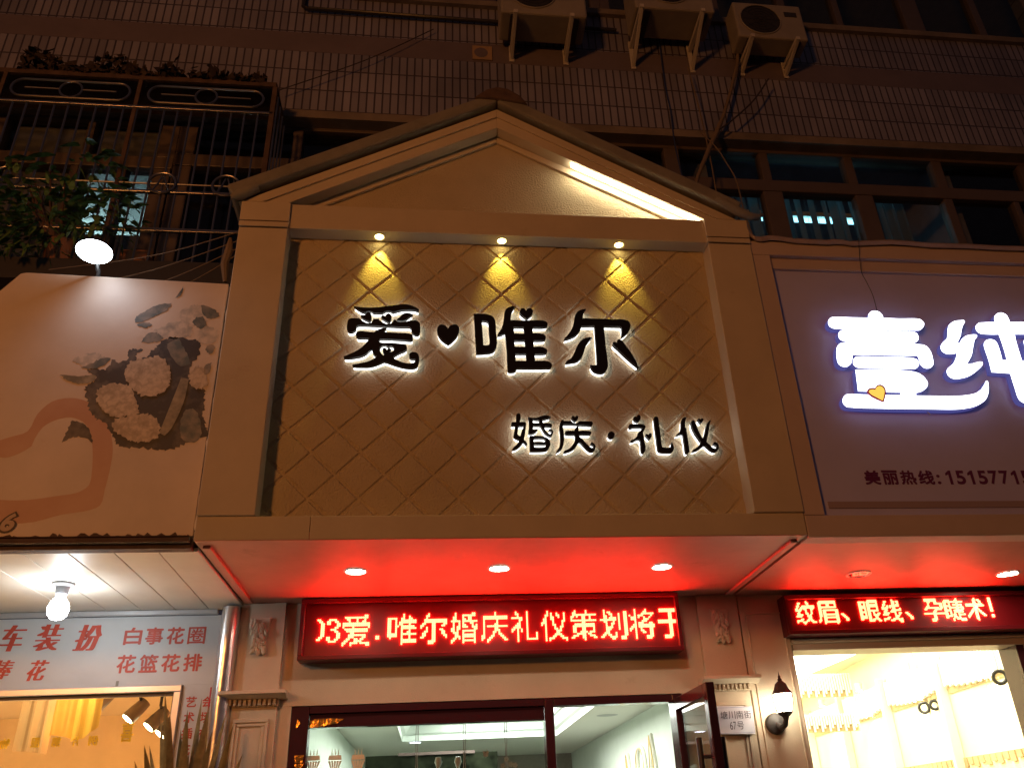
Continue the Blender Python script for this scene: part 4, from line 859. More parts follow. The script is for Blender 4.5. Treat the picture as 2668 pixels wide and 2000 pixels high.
POSTER = {
 'dark': '-1419,3242 -1470,3270 -1505,3340 -1531,3413! -1489,3460 -1533,3487 -1514,3506 -1465,3498 -1444,3555! -1379,3547 -1373,3600 -1318,3606! -1334,3557 -1289,3577! -1263,3617 -1223,3667 -1175,3678 -1091,3660 -1079,3690! -1071,3572 -1104,3513 -1059,3419 -1022,3410! -1015,3340 -1008,3272 -990,3225 -972,3183! -1067,3139 -1138,3108 -1177,3112 -1246,3120 -1338,3129 -1368,3172 -1390,3207',
 'fl1': '-1373,3509 -1348,3547 -1287,3563 -1232,3569 -1191,3512 -1173,3446 -1197,3389 -1255,3366 -1313,3388 -1352,3434',
 'fl2': '-1470,3395 -1421,3428 -1341,3415 -1297,3333 -1281,3288 -1332,3269 -1394,3273 -1447,3313',
 'fl3': '-1381,3242 -1317,3270 -1242,3279 -1190,3244 -1186,3173 -1235,3147 -1297,3155 -1347,3181',
 'fl4': '-1096,3456 -1086,3504 -1065,3524 -1029,3496 -1019,3420 -1057,3410',
 'stem': '-1129,3465! -1096,3456! -1102,3335 -1132,3218 -1157,3178! -1182,3191! -1164,3280',
 'leafA': '-1218,3637! -1174,3668! -1130,3600 -1098,3533! -1154,3532',
 'leafB': '-1101,3218 -1089,3299 -1051,3308 -1013,3227 -1015,3156 -1077,3156',
 'leafC': '-1375,3783! -1340,3810 -1291,3847 -1227,3859! -1245,3818 -1300,3780 -1365,3748',
 'leafD': '-1097,3853! -1040,3834 -1001,3793! -1058,3782',
 'leafE': '-1365,3735! -1330,3752 -1295,3738! -1330,3722',
 'leafF': '-1645,3470! -1600,3440 -1540,3425 -1489,3445! -1500,3470 -1550,3465',
 'leafG': '-1200,3930! -1190,3960! -1196,3905 -1215,3890!',
 'pale1': '-1290,3690 -1240,3740 -1180,3760 -1130,3740 -1110,3700 -1150,3670 -1220,3665', 'pale2': '-1190,3800 -1140,3850 -1090,3850 -1050,3800 -1070,3750 -1140,3745', 'pale3': '-1100,3700 -1060,3740 -1010,3720 -1000,3660 -1040,3640 -1085,3655', 'pale4': '-1600,3540 -1550,3580 -1490,3575 -1470,3540 -1520,3515',
 'shade1': '-1330,3650 -1290,3700! -1260,3690 -1235,3665! -1280,3640', 'shade2': '-1120,3760! -1090,3790 -1060,3745! -1090,3725', 'shade3': '-1560,3505! -1500,3545 -1450,3560! -1480,3510',
 'dot1': '-1045,3620 -1020,3640 -1005,3615 -1025,3590', 'dot2': '-1040,3520 -1010,3545! -1015,3490 -1035,3480',
 'dark2': '-1571,3141! -1560,3200 -1548,3250! -1492,3228 -1455,3171 -1445,3141! -1496,3171 -1532,3167',
 'band': '-1799,3076 -1743,3085 -1686,3127! -1661,3214 -1616,3249 -1559,3263 -1502,3241 -1462,3189 -1436,3094 -1424,3010 -1424,2952 -1461,2919 -1545,2903 -1648,2887 -1755,2888 -1850,2910! -1850,2800! -1731,2785 -1607,2792 -1507,2823 -1417,2838 -1364,2862 -1358,2927 -1354,3010 -1358,3111 -1391,3216 -1442,3286 -1505,3340 -1577,3357 -1649,3338 -1696,3275 -1716,3196 -1776,3170 -1850,3140!'}
def jag(lp, a, seed, sub=4):
    r_ = random.Random(seed); out = []
    for i in range(len(lp)):
        p, q = np.array(lp[i]), np.array(lp[(i + 1) % len(lp)])
        for k in range(sub):
            s = k / sub; b = p * (1 - s) + q * s; out.append((b[0] + r_.uniform(-a, a), b[1] + r_.uniform(-a, a)))
    return out
def pr(key, y, m, name, parent, a=0.0, n=3):
    lp = smooth_loop(POSTER[key], n)
    if a: lp = jag(lp, a, len(key) + int(abs(lp[0][0]) * 1000), 2)
    return shape(name, [lp], y - 0.0001, y, m, parent)
bq = pr('dark', 0.0297, dk, 'printed_bouquet', pb, 0.007, 4)
pr('dark2', 0.0297, dk, 'printed_leaf', bq, 0.004)
for i, k in enumerate(('leafA', 'leafB', 'leafC', 'leafD', 'leafE', 'leafF', 'leafG', 'dot1', 'dot2')): pr(k, 0.0294 - 0.00015 * i, gr if k not in ('leafF',) else st_, 'printed_leaf', bq, 0.003)
for i, k in enumerate(('pale1', 'pale2', 'pale3', 'pale4')): pr(k, 0.0297 - 0.0001 * i, pw, 'printed_flower', bq, 0.006, 4)
for i, k in enumerate(('shade1', 'shade2', 'shade3')): pr(k, 0.02925 - 0.0001 * i, gr, 'printed_leaf', bq, 0.006)
pr('stem', 0.0279, st_, 'printed_stem', bq)
for i, k in enumerate(('fl1', 'fl2', 'fl3', 'fl4')): pr(k, 0.0277 - 0.00015 * i, wh, 'printed_flower', bq, 0.007, 4)
pr('band', 0.0299, pk, 'printed_heart', pb)
mb = MB(); put_char(mb, '6', -1.732, -1.664, 2.745, 2.838, 0.0270, bold=0.07, shear=0.018); o6 = mb.build('printed_digit', mat('digit_outline', (0.10, 0.07, 0.05), 0.6), pb, fix=False)
mb = MB(); put_char(mb, '6', -1.724, -1.672, 2.753, 2.830, 0.0266, bold=0.035, shear=0.016); mb.build('digit_fill', mat('digit_fill', (0.55, 0.40, 0.29), 0.6), o6, fix=False)
MB().box(-3.6, -0.985, 0.05, 0.105, 2.682, 2.727).build('gap_shade_strip', M['rust'], pb, bevel=0.003)  # dark strip added where the gap below the billboard lies in shade
rr = random.Random(11)
top = []; x = -2.2
while x < -0.985:
    top.append((x, 2.7295 + (0.001 if rr.random() < 0.6 else rr.uniform(0.002, 0.016)))); x += rr.uniform(0.004, 0.02)
mb = MB()
for (xa, za), (xb, zb) in zip(top, top[1:]): mb.add([(xa, 0.0288, 2.7283), (xb, 0.0288, 2.7283), (xb, 0.0288, zb), (xa, 0.0288, za)], [(0, 1, 2, 3)])
mb.build('torn_edge', M['rust'], pb, fix=False)
# ledge behind the billboard
tag(MB().box(-9, -0.97, 0.12, YW, 3.90, 3.97).build('concrete_ledge', M['concrete'], bevel=0.01), 'dark concrete ledge behind the top of the flower billboard', 'ledge')
# ceiling below the billboard
ce = thing('canopy_ceiling', 'stained white panelled ceiling over the left shop entrance', 'ceiling')
edges = [(-9, 0), (-1.84, 0.02), (-1.655, 0.01), (-1.478, 0.0), (-1.301, -0.01), (-1.126, -0.02), (-0.9665, 0.0)]
for (a, ka), (b, kb) in zip(edges, edges[1:]):
    mb = MB(); g = 0.0016
    x0f, x1f, x0b, x1b = a + g, b - g, a + g + ka * 1.1, b - g + kb * 1.1
    mb.add([(x0f, 0.10, 2.683), (x1f, 0.10, 2.683), (x1b, 1.12, 2.683), (x0b, 1.12, 2.683), (x0f, 0.10, 2.70), (x1f, 0.10, 2.70), (x1b, 1.12, 2.70), (x0b, 1.12, 2.70)],
           [(0, 3, 2, 1), (4, 5, 6, 7), (0, 1, 5, 4), (1, 2, 6, 5), (2, 3, 7, 6), (3, 0, 4, 7)])
    mb.build('ceiling_panel', M['ceil_white'], ce, bevel=0.003)
MB().box(-9, -0.99, 0.02, 1.12, 2.702, 2.72).build('backing', M['rust'], ce)
MB().box(-9, -1.10, 1.092, 1.118, 2.658, 2.6825).build('cornice', M['alu'], ce, bevel=0.004)
bl = thing('light_bulb', 'bare glowing bulb in a grey socket on the left shop ceiling', 'light bulb')
bx, by, bz = -1.66, 0.56, 2.6825
MB().lathe([(0.048, 0.0), (0.048, -0.008), (0.03, -0.018), (0.026, -0.045), (0.024, -0.05), (0.0, -0.052)], (bx, by, bz), 24).build('socket', mat('socket_grey', (0.22, 0.22, 0.23), 0.5), bl, smooth=True)
bm_ = mat('bulb_glow', (0.9, 0.9, 0.9), 0.3, emit=(0.90, 0.97, 1.0), estr=62)
MB().lathe([(0.016, -0.051), (0.022, -0.065), (0.038, -0.09), (0.044, -0.115), (0.040, -0.14), (0.025, -0.158), (0.0, -0.165)], (bx, by, bz), 24).build('bulb', bm_, bl, smooth=True)
# lettered board
fb = thing('lettered_board', 'white board with red flower shop writing under the left canopy', 'sign')
YB = 1.12
mb = MB(); mb.box(-9, -1.075, YB, YB + 0.03, 2.314, 2.656); mb.box(-1.224, -1.075, YB, YB + 0.03, 0.0, 2.3135); mb.build('board', M['board_white'], fb)
yl = YB - 0.0012
mb = MB()
for ch, a, b, c, d in (('车', -2.135, -2.022, 2.498, 2.626), ('装', -1.968, -1.848, 2.497, 2.626), ('扮', -1.778, -1.657, 2.492, 2.620), ('捧', -2.135, -2.045, 2.366, 2.456), ('花', -1.972, -1.884, 2.354, 2.452)):
    put_char(mb, ch, a, b, c, d, yl, bold=-0.006 if b - a > 0.1 else 0.0, shear=0.022, spread=0.017 if b - a > 0.1 else 0.009)
mb.build('bold_lettering', M['red_ink'], fb, fix=False)
def line(fn):
    mb = MB(); fn(mb); mb.build('lettering', M['red_ink'], fb, fix=False)
line(lambda mb: [put_char(mb, ch, -1.548 + k * 0.1035, -1.462 + k * 0.1035, 2.515 - k * 0.001, 2.602 - k * 0.0015, yl, fat=0.0013 if ch == '圈' else 0.0024) for k, ch in enumerate('白事花圈')])
line(lambda mb: [put_char(mb, ch, -1.560 + k * 0.1065, -1.470 + k * 0.1065, 2.378, 2.467 - k * 0.001, yl, fat=0.0024) for k, ch in enumerate('花篮花排')])
line(lambda mb: [put_char(mb, ch, -1.203, -1.152, 2.208 - k * 0.073, 2.258 - k * 0.073, yl, fat=0.0012) for k, ch in enumerate('艺术插花')])
line(lambda mb: [put_char(mb, ch, -1.125, -1.080, 2.206 - k * 0.073, 2.256 - k * 0.073, yl, fat=0.0012) for k, ch in enumerate('会场布置')])
MB().box(-1.548, -1.535, YB - 0.002, YB - 0.0005, 2.318, 2.342).build('paint_patch', mat('old_glue', (0.30, 0.28, 0.24), 0.8), fb)
# shop window under the board
lw = thing('shop_window', 'aluminium framed window of the left flower shop, glowing orange inside', 'window')
mb = MB(); mb.box(-9, -1.2285, 1.10, 1.16, 2.282, 2.312); mb.box(-1.262, -1.2285, 1.10, 1.16, 0, 2.2815); mb.build('frame', M['alu'], lw, bevel=0.003)
mb = MB(); mb.box(-9, -1.2625, 1.125, 1.15, 2.266, 2.2815); mb.build('seal', M['dark_metal'], lw)
lp_ = MB().box(-9, -1.2625, 1.134, 1.139, 0, 2.2655).build('pane', M['glass'], lw)
yel = mat('yellow_reflection', (0.80, 0.66, 0.06), 0.5)  # mirrored yellow writing on the pane stands in for a reflection
_nt = yel.node_tree; _t = _nt.nodes.new('ShaderNodeBsdfTranslucent'); _t.inputs['Color'].default_value = (0.95, 0.80, 0.10, 1); _mx = _nt.nodes.new('ShaderNodeMixShader'); _mx.inputs['Fac'].default_value = 0.7
_nt.links.new(_nt.nodes['Principled BSDF'].outputs[0], _mx.inputs[1]); _nt.links.new(_t.outputs[0], _mx.inputs[2]); _nt.links.new(_mx.outputs[0], _nt.nodes['Material Output'].inputs['Surface'])
mb = MB()
for ch, a, b in (('物', -2.03, -1.985), ('服', -1.892, -1.85), ('第', -1.80, -1.756), ('片', -1.705, -1.675), ('例', -1.632, -1.586)):
    put_char(mb, ch, a, b, 2.05, 2.095, 1.1325, fat=0.0018, mirror=True)
put_char(mb, '喜', -1.49, -1.43, 2.06, 2.15, 1.1325, fat=0.002, mirror=True)
mb.build('reflected_lettering', yel, lp_, fix=False)
# room
lr = thing('shop_room', 'warm orange lit room of the left flower shop', 'room')
wr = mat('warm_wall', (0.68, 0.52, 0.33), 0.8, var=0.06)
MB().box(-6, -0.98, 4.4, 4.45, 0, 3.0).build('wall', wr, lr)
MB().box(-1.05, -0.99, YW + 0.17, 4.4, 0, 3.0).build('wall', mat('pinkish_wall', (0.60, 0.36, 0.27), 0.8), lr)
MB().box(-6, -5.95, YW + 0.17, 4.4, 0, 3.0).build('wall', wr, lr)
MB().box(-6, -0.98, YW + 0.17, 4.45, 2.60, 2.65).build('ceiling', mat('warm_ceiling', (0.6, 0.5, 0.36), 0.8), lr)
MB().box(-6, -0.98, YW + 0.17, 4.4, -0.02, 0.01).build('floor', mat('room_floor', (0.35, 0.25, 0.16), 0.5), lr)
for x0, x1, yy, z0, m_ in ((-2.06, -1.945, 1.75, 2.17, mat('orange_banner', (0.85, 0.42, 0.08), 0.8)), (-1.93, -1.80, 1.70, 2.13, mat('yellow_banner', (0.80, 0.48, 0.08), 0.8)), (-2.25, -2.08, 1.8, 2.1, mat('tan_banner', (0.62, 0.42, 0.22), 0.8))):
    mb = MB()
    for i in range(14):
        xa = x0 + (x1 - x0) * i / 14; xb = x0 + (x1 - x0) * (i + 1) / 14
        f_ = lambda q: yy + 0.012 * math.sin(q * 90)
        g_ = lambda q: z0 + 0.07 * ((q - x0) / (x1 - x0))**2 * (1 if x0 > -2 else -0.3)
        mb.quad((xa, f_(xa), g_(xa)), (xb, f_(xb), g_(xb)), (xb, f_(xb), 2.6), (xa, f_(xa), 2.6))
    o = mb.build('hanging_banner', m_, smooth=True, fix=False)
    tag(o, {-2.06: 'orange cloth banner hanging inside the left shop window', -1.93: 'yellow cloth banner beside the spot lamps in the left shop window', -2.25: 'tan cloth banner at the far left of the left shop window'}[x0], 'banner')
warm_lens = emitter('warm_spot_lens', (1.0, 0.80, 0.48), 30)
for i, (x, z, lab) in enumerate(((-1.93, 2.352, 'highest'), (-1.745, 2.274, 'second'), (-1.622, 2.226, 'third'), (-1.553, 2.185, 'fourth'), (-1.50, 2.166, 'last and lowest'))):
    y = 2.0 + 0.12 * i
    k = (y + 3.435) / 5.435
    X, Z = x * k, 1.6 + (z - 1.6) * k
    t = thing('track_lamp', 'grey track lamp with warm lens in left shop, ' + lab + ' of row', 'spot lamp', group='track lamps in the left shop')
    d_ = Vector((-0.55, -0.35, -0.75)).normalized(); c = Vector((X, y, Z))
    MB().tube([c + d_ * -0.13, c + d_ * -0.06, c + d_ * 0.005], [0.034, 0.040, 0.043], 16).build('housing', mat('lamp_grey', (0.20, 0.17, 0.14), 0.5), t, smooth=True)
    q = Vector((0, 0, 1)).rotation_difference(d_).to_matrix()
    MB().add([c + d_ * 0.006 + q @ Vector((0.036 * math.cos(a * math.pi / 10), 0.036 * math.sin(a * math.pi / 10), 0)) for a in range(20)], [tuple(range(20))]).build('lens', warm_lens, t, fix=False)
    MB().tube([c + d_ * -0.10, (c.x + 0.05, c.y, c.z + 0.12), (c.x + 0.05, c.y, 2.598)], 0.009, 8).build('arm', M['dark_metal'], t)
    l = bpy.data.lights.new('lamp_beam', 'SPOT'); l.energy = 1700; l.color = (1.0, 0.76, 0.48); l.spot_size = R(110); l.spot_blend = 0.7; l.shadow_soft_size = 0.03
    lo = bpy.data.objects.new('lamp_beam', l); COL.objects.link(lo); lo.location = c + d_ * 0.03; lo.rotation_euler = d_.to_track_quat('-Z', 'Y').to_euler(); lo.parent = t
hl = thing('banner_fill_spot', 'unseen added spot brightening the orange banners inside the left shop', 'lamp')  # unseen fill lamp, added to brighten the banners
MB().lathe([(0.03, 0.0), (0.045, 0.0), (0.045, 0.07), (0.0, 0.071)], (-1.98, 1.42, 2.528), 16).build('housing', M['dark_metal'], hl, smooth=True)
MB().disc((-1.98, 1.42, 2.527), 0.03, 'z', 16).build('lens', warm_lens, hl, fix=False)
l = bpy.data.lights.new('banner_fill_beam', 'SPOT'); l.energy = 15; l.color = (1.0, 0.72, 0.40); l.spot_size = R(130); l.spot_blend = 0.8; l.shadow_soft_size = 0.03
lo = bpy.data.objects.new('banner_fill_beam', l); COL.objects.link(lo); lo.location = (-1.98, 1.42, 2.51); lo.rotation_euler = Vector((0, 0.8, -0.6)).to_track_quat('-Z', 'Y').to_euler(); lo.parent = hl
sh = MB().add([(-2.6, 2.2, 2.06), (-1.2, 2.2, 1.80), (-1.2, 2.24, 1.80), (-2.6, 2.24, 2.06), (-2.6, 2.2, 0.4), (-1.2, 2.2, 0.4), (-1.2, 2.24, 0.4), (-2.6, 2.24, 0.4)], [(0, 1, 2, 3), (4, 5, 6, 7), (0, 1, 5, 4), (1, 2, 6, 5), (2, 3, 7, 6), (3, 0, 4, 7)]).build('slanting_screen', mat('brown_screen', (0.42, 0.26, 0.14), 0.7, var=0.1))
tag(sh, 'brown screen with a slanting top inside the left shop', 'screen')
# foil wrapped pipe at the party line
pp = thing('drain_pipe', 'shiny silver wrapped drain pipe between the left and middle shops', 'pipe')
MB().tube([(-1.016, 1.035, z) for z in np.linspace(0, 2.672, 24)], [0.047 + 0.0015 * math.sin(i * 2.1) for i in range(24)], 24).build('pipe', M['chrome'], pp, smooth=True)
MB().tube([(-1.062, 0.998, z) for z in (1.2, 1.9, 2.28)], 0.004, 6).build('red_tape', mat('red_tape', (0.6, 0.03, 0.04), 0.3), pp)
# spiky pot plant
pl = thing('potted_plant', 'spiky sword-leaved pot plant standing before the silver pipe', 'plant')
mb = MB(); rr = random.Random(21); base = Vector((-1.03, 0.72, 1.28))
tips = [(-1.164, 2.201), (-1.214, 2.127), (-1.03, 2.191), (-1.255, 2.01), (-0.913, 2.117), (-0.855, 2.064), (-1.132, 2.118), (-0.843, 1.958), (-0.942, 2.036), (-1.026, 1.996), (-1.208, 1.99), (-1.10, 2.06), (-1.06, 2.13), (-0.985, 2.12), (-1.00, 2.16), (-1.15, 1.95), (-0.96, 1.95), (-1.07, 1.97), (-1.24, 1.93), (-0.9, 1.9), (-1.12, 1.9), (-1.05, 2.04), (-1.0, 2.07), (-0.88, 1.85), (-1.19, 1.86)]
for k, (tx, tz) in enumerate(tips):
    T = Vector((tx, 0.70 + rr.uniform(-0.12, 0.12), tz)); B0 = base + Vector(((tx + 1.03) * 0.25, rr.uniform(-0.04, 0.04), rr.uniform(-0.05, 0.02)))
    mid = B0.lerp(T, 0.55) + Vector((-(tx + 1.03) * 0.12, 0, 0.03)); w = rr.uniform(0.019, 0.028)
    prev = None; n = 10
    dirw = Vector((1, rr.uniform(-0.5, 0.5), rr.uniform(-.1, .1))).normalized()
    for i in range(n + 1):
        s = i / n; p = B0.lerp(mid, s).lerp(mid.lerp(T, s), s); ww = w * (0.7 + 0.6 * s) * (1 - s**3) if i < n else 0.0004
        up = Vector((0, -0.25, 0)) * ww
        ring = [p - dirw * ww, p + up, p + dirw * ww]
        if prev:
            mb.add([*prev, *ring], [(0, 1, 4, 3), (1, 2, 5, 4)])
        prev = ring
mb.build('leaves', M['leaf_dull'], pl, smooth=True, fix=False)
MB().tube([(-1.03, 0.72, 0.3), (-1.03, 0.72, 0.9), (-1.03, 0.72, 1.34)], [0.03, 0.026, 0.024], 10).build('trunk', M['rust'], pl, smooth=True)
MB().lathe([(0, 0), (0.12, 0), (0.16, 0.32), (0.17, 0.33), (0.15, 0.34), (0.0, 0.31)], (-1.03, 0.72, 0.0), 24).build('pot', M['soil_pot'], pl, smooth=True)

# ================================================================== WINDOW CAGE, UPPER LEFT
cg = thing('window_cage', 'steel security cage with ovals and rings over the upper left windows', 'window grille')
YC = 0.70; cx0, cx1 = -3.4, -1.06
for z, h, nm in ((6.015, 0.03, 'top_rail'), (5.765, 0.016, 'rail'), (5.085, 0.016, 'rail'), (4.80, 0.022, 'rail')):
    MB().box(cx0, cx1, YC - 0.012, YC + 0.012, z - h / 2, z + h / 2).build(nm, M['steel'] if z < 6 else M['rust'], cg, bevel=0.002)
MB().box(cx0, cx1, YC - 0.03, YW, 4.42, 4.56).build('base_beam', M['dark_metal'], cg)
MB().box(cx0, cx1, YC, YW - 0.05, 6.031, 6.05).build('cover_sheet', M['rust'], cg)
k = 0; x = cx1 - 0.01
while x > cx0:
    MB().tube([(x, YC + 0.0, 4.56), (x, YC, 5.76)], 0.0068, 6).build('bar', M['steel'], cg, smooth=True); x -= 0.082
for y in np.arange(0.78, 1.05, 0.085): MB().tube([(cx1, y, 4.56), (cx1, y, 6.0)], 0.0068, 6).build('bar', M['steel'], cg, smooth=True)
MB().box(cx1 - 0.02, cx1 + 0.01, YC - 0.012, YC + 0.018, 4.56, 6.0).build('corner_post', M['rust'], cg)
for x in (-1.905, -2.72): MB().box(x - 0.012, x + 0.012, YC - 0.01, YC + 0.014, 4.57, 6.0).build('post', M['rust'], cg)
for x0, x1 in ((-1.84, -1.128), (-2.66, -1.952), (-3.35, -2.78)):
    P = []; zc, r_ = 5.875, 0.072
    for a in range(13): P.append((x1 - r_ + r_ * math.sin(a * math.pi / 12), YC - 0.012, zc + r_ * math.cos(a * math.pi / 12)))
    for a in range(13): P.append((x0 + r_ - r_ * math.sin(a * math.pi / 12), YC - 0.012, zc - r_ * math.cos(a * math.pi / 12)))
    ov = MB().tube(P, 0.0085, 8, closed=True).build('oval', M['steel'], cg, smooth=True)
    xm = (x0 + x1) / 2
    MB().tube([(xm + 0.066 * math.cos(a * math.pi / 16), YC - 0.012, zc + 0.066 * math.sin(a * math.pi / 16)) for a in range(32)], 0.0075, 8, closed=True).build('ring', M['steel'], ov, smooth=True)
    for a, b in ((x0 + 0.08, xm - 0.066), (xm + 0.066, x1 - 0.08)): MB().tube([(a, YC - 0.012, zc), (b, YC - 0.012, zc)], 0.006, 6).build('spacer', M['steel'], ov, smooth=True)
for xm in (-1.275, -1.645, -2.52, -2.9):
    rg = MB().tube([(xm + 0.078 * math.cos(a * math.pi / 18), YC - 0.012, 5.145 + 0.078 * math.sin(a * math.pi / 18)) for a in range(36)], 0.0085, 8, closed=True).build('ring', M['steel'], cg, smooth=True)
    mb = MB()
    for s in (-1, 1): mb.tube([(xm + s * 0.05, YC - 0.012, 5.085), (xm + s * 0.028, YC - 0.012, 5.13), (xm + s * 0.006, YC - 0.012, 5.20)], 0.005, 6)
    mb.build('petal', M['steel'], rg, smooth=True)
MB().tube([(cx0, YC - 0.004, 5.145), (cx1, YC - 0.004, 5.145)], 0.006, 6).build('rail', M['steel'], cg, smooth=True)
# clutter on and inside the cage
def clump(lab, x0, x1, zb, hgt, seed):
    rr = random.Random(seed); mb = MB()
    for k in range(int((x1 - x0) * 1100)):
        x = rr.uniform(x0, x1); s = rr.uniform(0.02, 0.05); zz = zb + rr.random() ** 1.2 * hgt * (0.6 + 0.4 * math.sin((x - x0) * 14))
        p = Vector((x, rr.uniform(0.68, 0.9), zz)); a = Vector((rr.uniform(-1, 1), rr.uniform(-1, 1), rr.uniform(-.3, .8))).normalized() * s; b = a.cross(Vector((rr.uniform(-1, 1), 1, rr.uniform(-1, 1)))).normalized() * s * 0.55
        mb.add([p - a, p + b, p + a, p - b], [(0, 1, 2, 3)])
    tag(mb.build('dried_plants', mat('withered_leaf', (0.055, 0.038, 0.03), 0.8, var=0.4, vscale=9), fix=False), lab, 'dried plants')
clump('long dark heap of withered plants on the cage top', -2.66, -1.70, 6.05, 0.20, 1)
clump('small dark heap of withered plants near the right end of the cage top', -1.62, -1.14, 6.05, 0.10, 2)
fol = thing('potted_plant', 'bushy green pot plant growing inside the window cage', 'plant')
mb = MB(); rr = random.Random(9)
def leafshape(mb, p, d_, L, w, droop):
    d_ = d_.normalized(); side = d_.cross(Vector((0, 0, 1)))
    side = side.normalized() if side.length > 0.05 else Vector((1, 0, 0)); prev = None
    for i in range(6):
        s = i / 5; q = p + d_ * L * s + Vector((0, 0, -droop * s * s)); ww = w * math.sin(math.pi * min(0.97, 0.12 + s * 0.88)) 
        ring = [q - side * ww, q + Vector((0, 0, 0.15 * ww)), q + side * ww]
        if prev: mb.add([*prev, *ring], [(0, 1, 4, 3), (1, 2, 5, 4)])
        prev = ring
for cx_, cz_, rx_, rz_, n in ((-2.22, 4.82, 0.34, 0.26, 330), (-2.5, 4.75, 0.25, 0.22, 150), (-1.93, 4.90, 0.18, 0.24, 170), (-2.05, 5.10, 0.2, 0.16, 50), (-2.42, 5.02, 0.2, 0.15, 60)):
    for k in range(n):
        a = rr.uniform(0, 6.283); q = rr.random() ** 0.55
        p = Vector((cx_ + rx_ * q * math.cos(a), rr.uniform(0.50, 0.86), cz_ + rz_ * q * math.sin(a)))
        leafshape(mb, p, Vector((math.cos(a) + rr.uniform(-.8, .8), rr.uniform(-1, 0.3), math.sin(a) * 0.7 + rr.uniform(-.7, .5))), rr.uniform(0.04, 0.09), rr.uniform(0.010, 0.020), rr.uniform(0.01, 0.04))
for tx, tz, dx in ((-2.09, 5.24, -0.4), (-2.0, 5.25, 0.5), (-1.93, 5.17, 1), (-1.86, 5.10, 1.2), (-2.2, 5.16, -1), (-1.72, 4.80, 0.9), (-1.75, 4.86, 1), (-2.3, 5.12, -1.1), (-1.98, 5.12, 0.3), (-1.80, 4.95, 1)):
    for q in range(3): leafshape(mb, Vector((tx + rr.uniform(-.03, .03), 0.5, tz)), Vector((dx + rr.uniform(-.5, .5), -0.4, 0.15 + rr.uniform(-.5, .3))), rr.uniform(0.08, 0.13), rr.uniform(0.016, 0.022), 0.05)
mb.build('foliage', M['leaf'], fol, smooth=True, fix=False)
mb = MB()
for k in range(9):
    x = -2.15 + rr.uniform(-.25, .25); mb.tube([(-2.15, 0.72, 4.62), (x * .5 - 1.07, 0.70, 4.78), (x, 0.62, 5.0 + rr.uniform(-.1, .18))], [0.012, 0.008, 0.004], 6)
mb.build('stems', M['rust'], fol, smooth=True)
MB().lathe([(0, 0), (0.08, 0), (0.11, 0.15), (0.12, 0.16), (0.0, 0.15)], (-2.15, 0.80, 4.561), 18).build('pot', M['soil_pot'], fol, smooth=True)
o = MB().box(-1.90, -1.74, 0.92, 1.04, 4.70, 4.82).build('cardboard_box', mat('orange_carton', (0.50, 0.20, 0.09), 0.8), bevel=0.004); tag(o, 'orange carton inside the cage, right of the white floodlight', 'box')
o = MB().box(-1.91, -1.73, 0.90, 1.05, 4.562, 4.699).build('cardboard_box', mat('pale_carton', (0.32, 0.40, 0.42), 0.8), bevel=0.004); tag(o, 'pale carton under the orange one inside the cage', 'box')
o = MB().box(-2.62, -2.36, 0.90, 1.04, 4.562, 4.78).build('storage_bin', mat('blue_bin', (0.07, 0.10, 0.18), 0.5), bevel=0.012); tag(o, 'dark blue bin in the bottom left corner of the cage', 'bin')
# floodlight on the billboard
fl = thing('floodlight', 'glaring white floodlight standing on top of the flower billboard', 'floodlight')
fc = Vector((-1.597, -0.03, 4.098)); fd = (Vector((0.0, -3.43, 1.6)) - fc).normalized()
q = Vector((0, 0, 1)).rotation_difference(fd).to_matrix()
MB().tube([fc - fd * 0.09, fc - fd * 0.05, fc - fd * 0.004], [0.025, 0.040, 0.047], 24).build('housing', M['dark_metal'], fl, smooth=True)
fax = fd.cross(Vector((0, 0, 1))).normalized(); fay = fax.cross(fd)
MB().add([fc + fax * 0.078 * math.cos(a * math.pi / 14) + fay * 0.055 * math.sin(a * math.pi / 14) for a in range(28)], [tuple(range(28))]).build('lens', emitter('flood_lens', (0.85, 0.95, 1.0), 22), fl, fix=False)
l = bpy.data.lights.new('flood_beam', 'SPOT'); l.energy = 5; l.color = (0.75, 0.85, 1.0); l.spot_size = R(150); l.spot_blend = 0.8; l.shadow_soft_size = 0.05
lo = bpy.data.objects.new('flood_beam', l); COL.objects.link(lo); lo.location = fc + fd * 0.06; lo.rotation_euler = (fd + Vector((0.1, 0.25, -0.5))).to_track_quat('-Z', 'Y').to_euler(); lo.parent = fl
MB().tube([fc - fd * 0.06, (fc.x, 0.06, 4.04), (fc.x, 0.07, 3.995)], 0.01, 8).build('bracket', M['dark_metal'], fl)
for i, (a, b, c, lab) in enumerate((((-2.05, 0.5, 4.36), (-1.45, 0.3, 4.33), (-0.97, 0.15, 4.40), 'topmost of four thin wires running from the cage to the sign box'),
                           ((-2.0, 0.5, 4.22), (-1.45, 0.3, 4.235), (-0.97, 0.15, 4.345), 'second of four thin wires running from the cage to the sign box'),
                           ((-2.0, 0.5, 4.10), (-1.40, 0.3, 4.16), (-0.97, 0.15, 4.30), 'third of four thin wires running from the cage to the sign box'),
                           ((-1.95, 0.5, 4.0), (-1.35, 0.3, 4.10), (-0.97, 0.15, 4.265), 'lowest of four thin wires running from the cage to the sign box'))):
    cable(lab, [a, b, c], 0.003, M['cable_tan'])
o = MB().tube([(-1.03, 0.10, 4.30), (-1.025, 0.09, 4.22), (-1.04, 0.10, 4.14), (-1.03, 0.12, 4.05)], [0.008, 0.022, 0.02, 0.01], 8).build('wire_bundle', M['cable_tan'], smooth=True); tag(o, 'taped bundle of wires hanging beside the left edge of the sign box', 'cable')

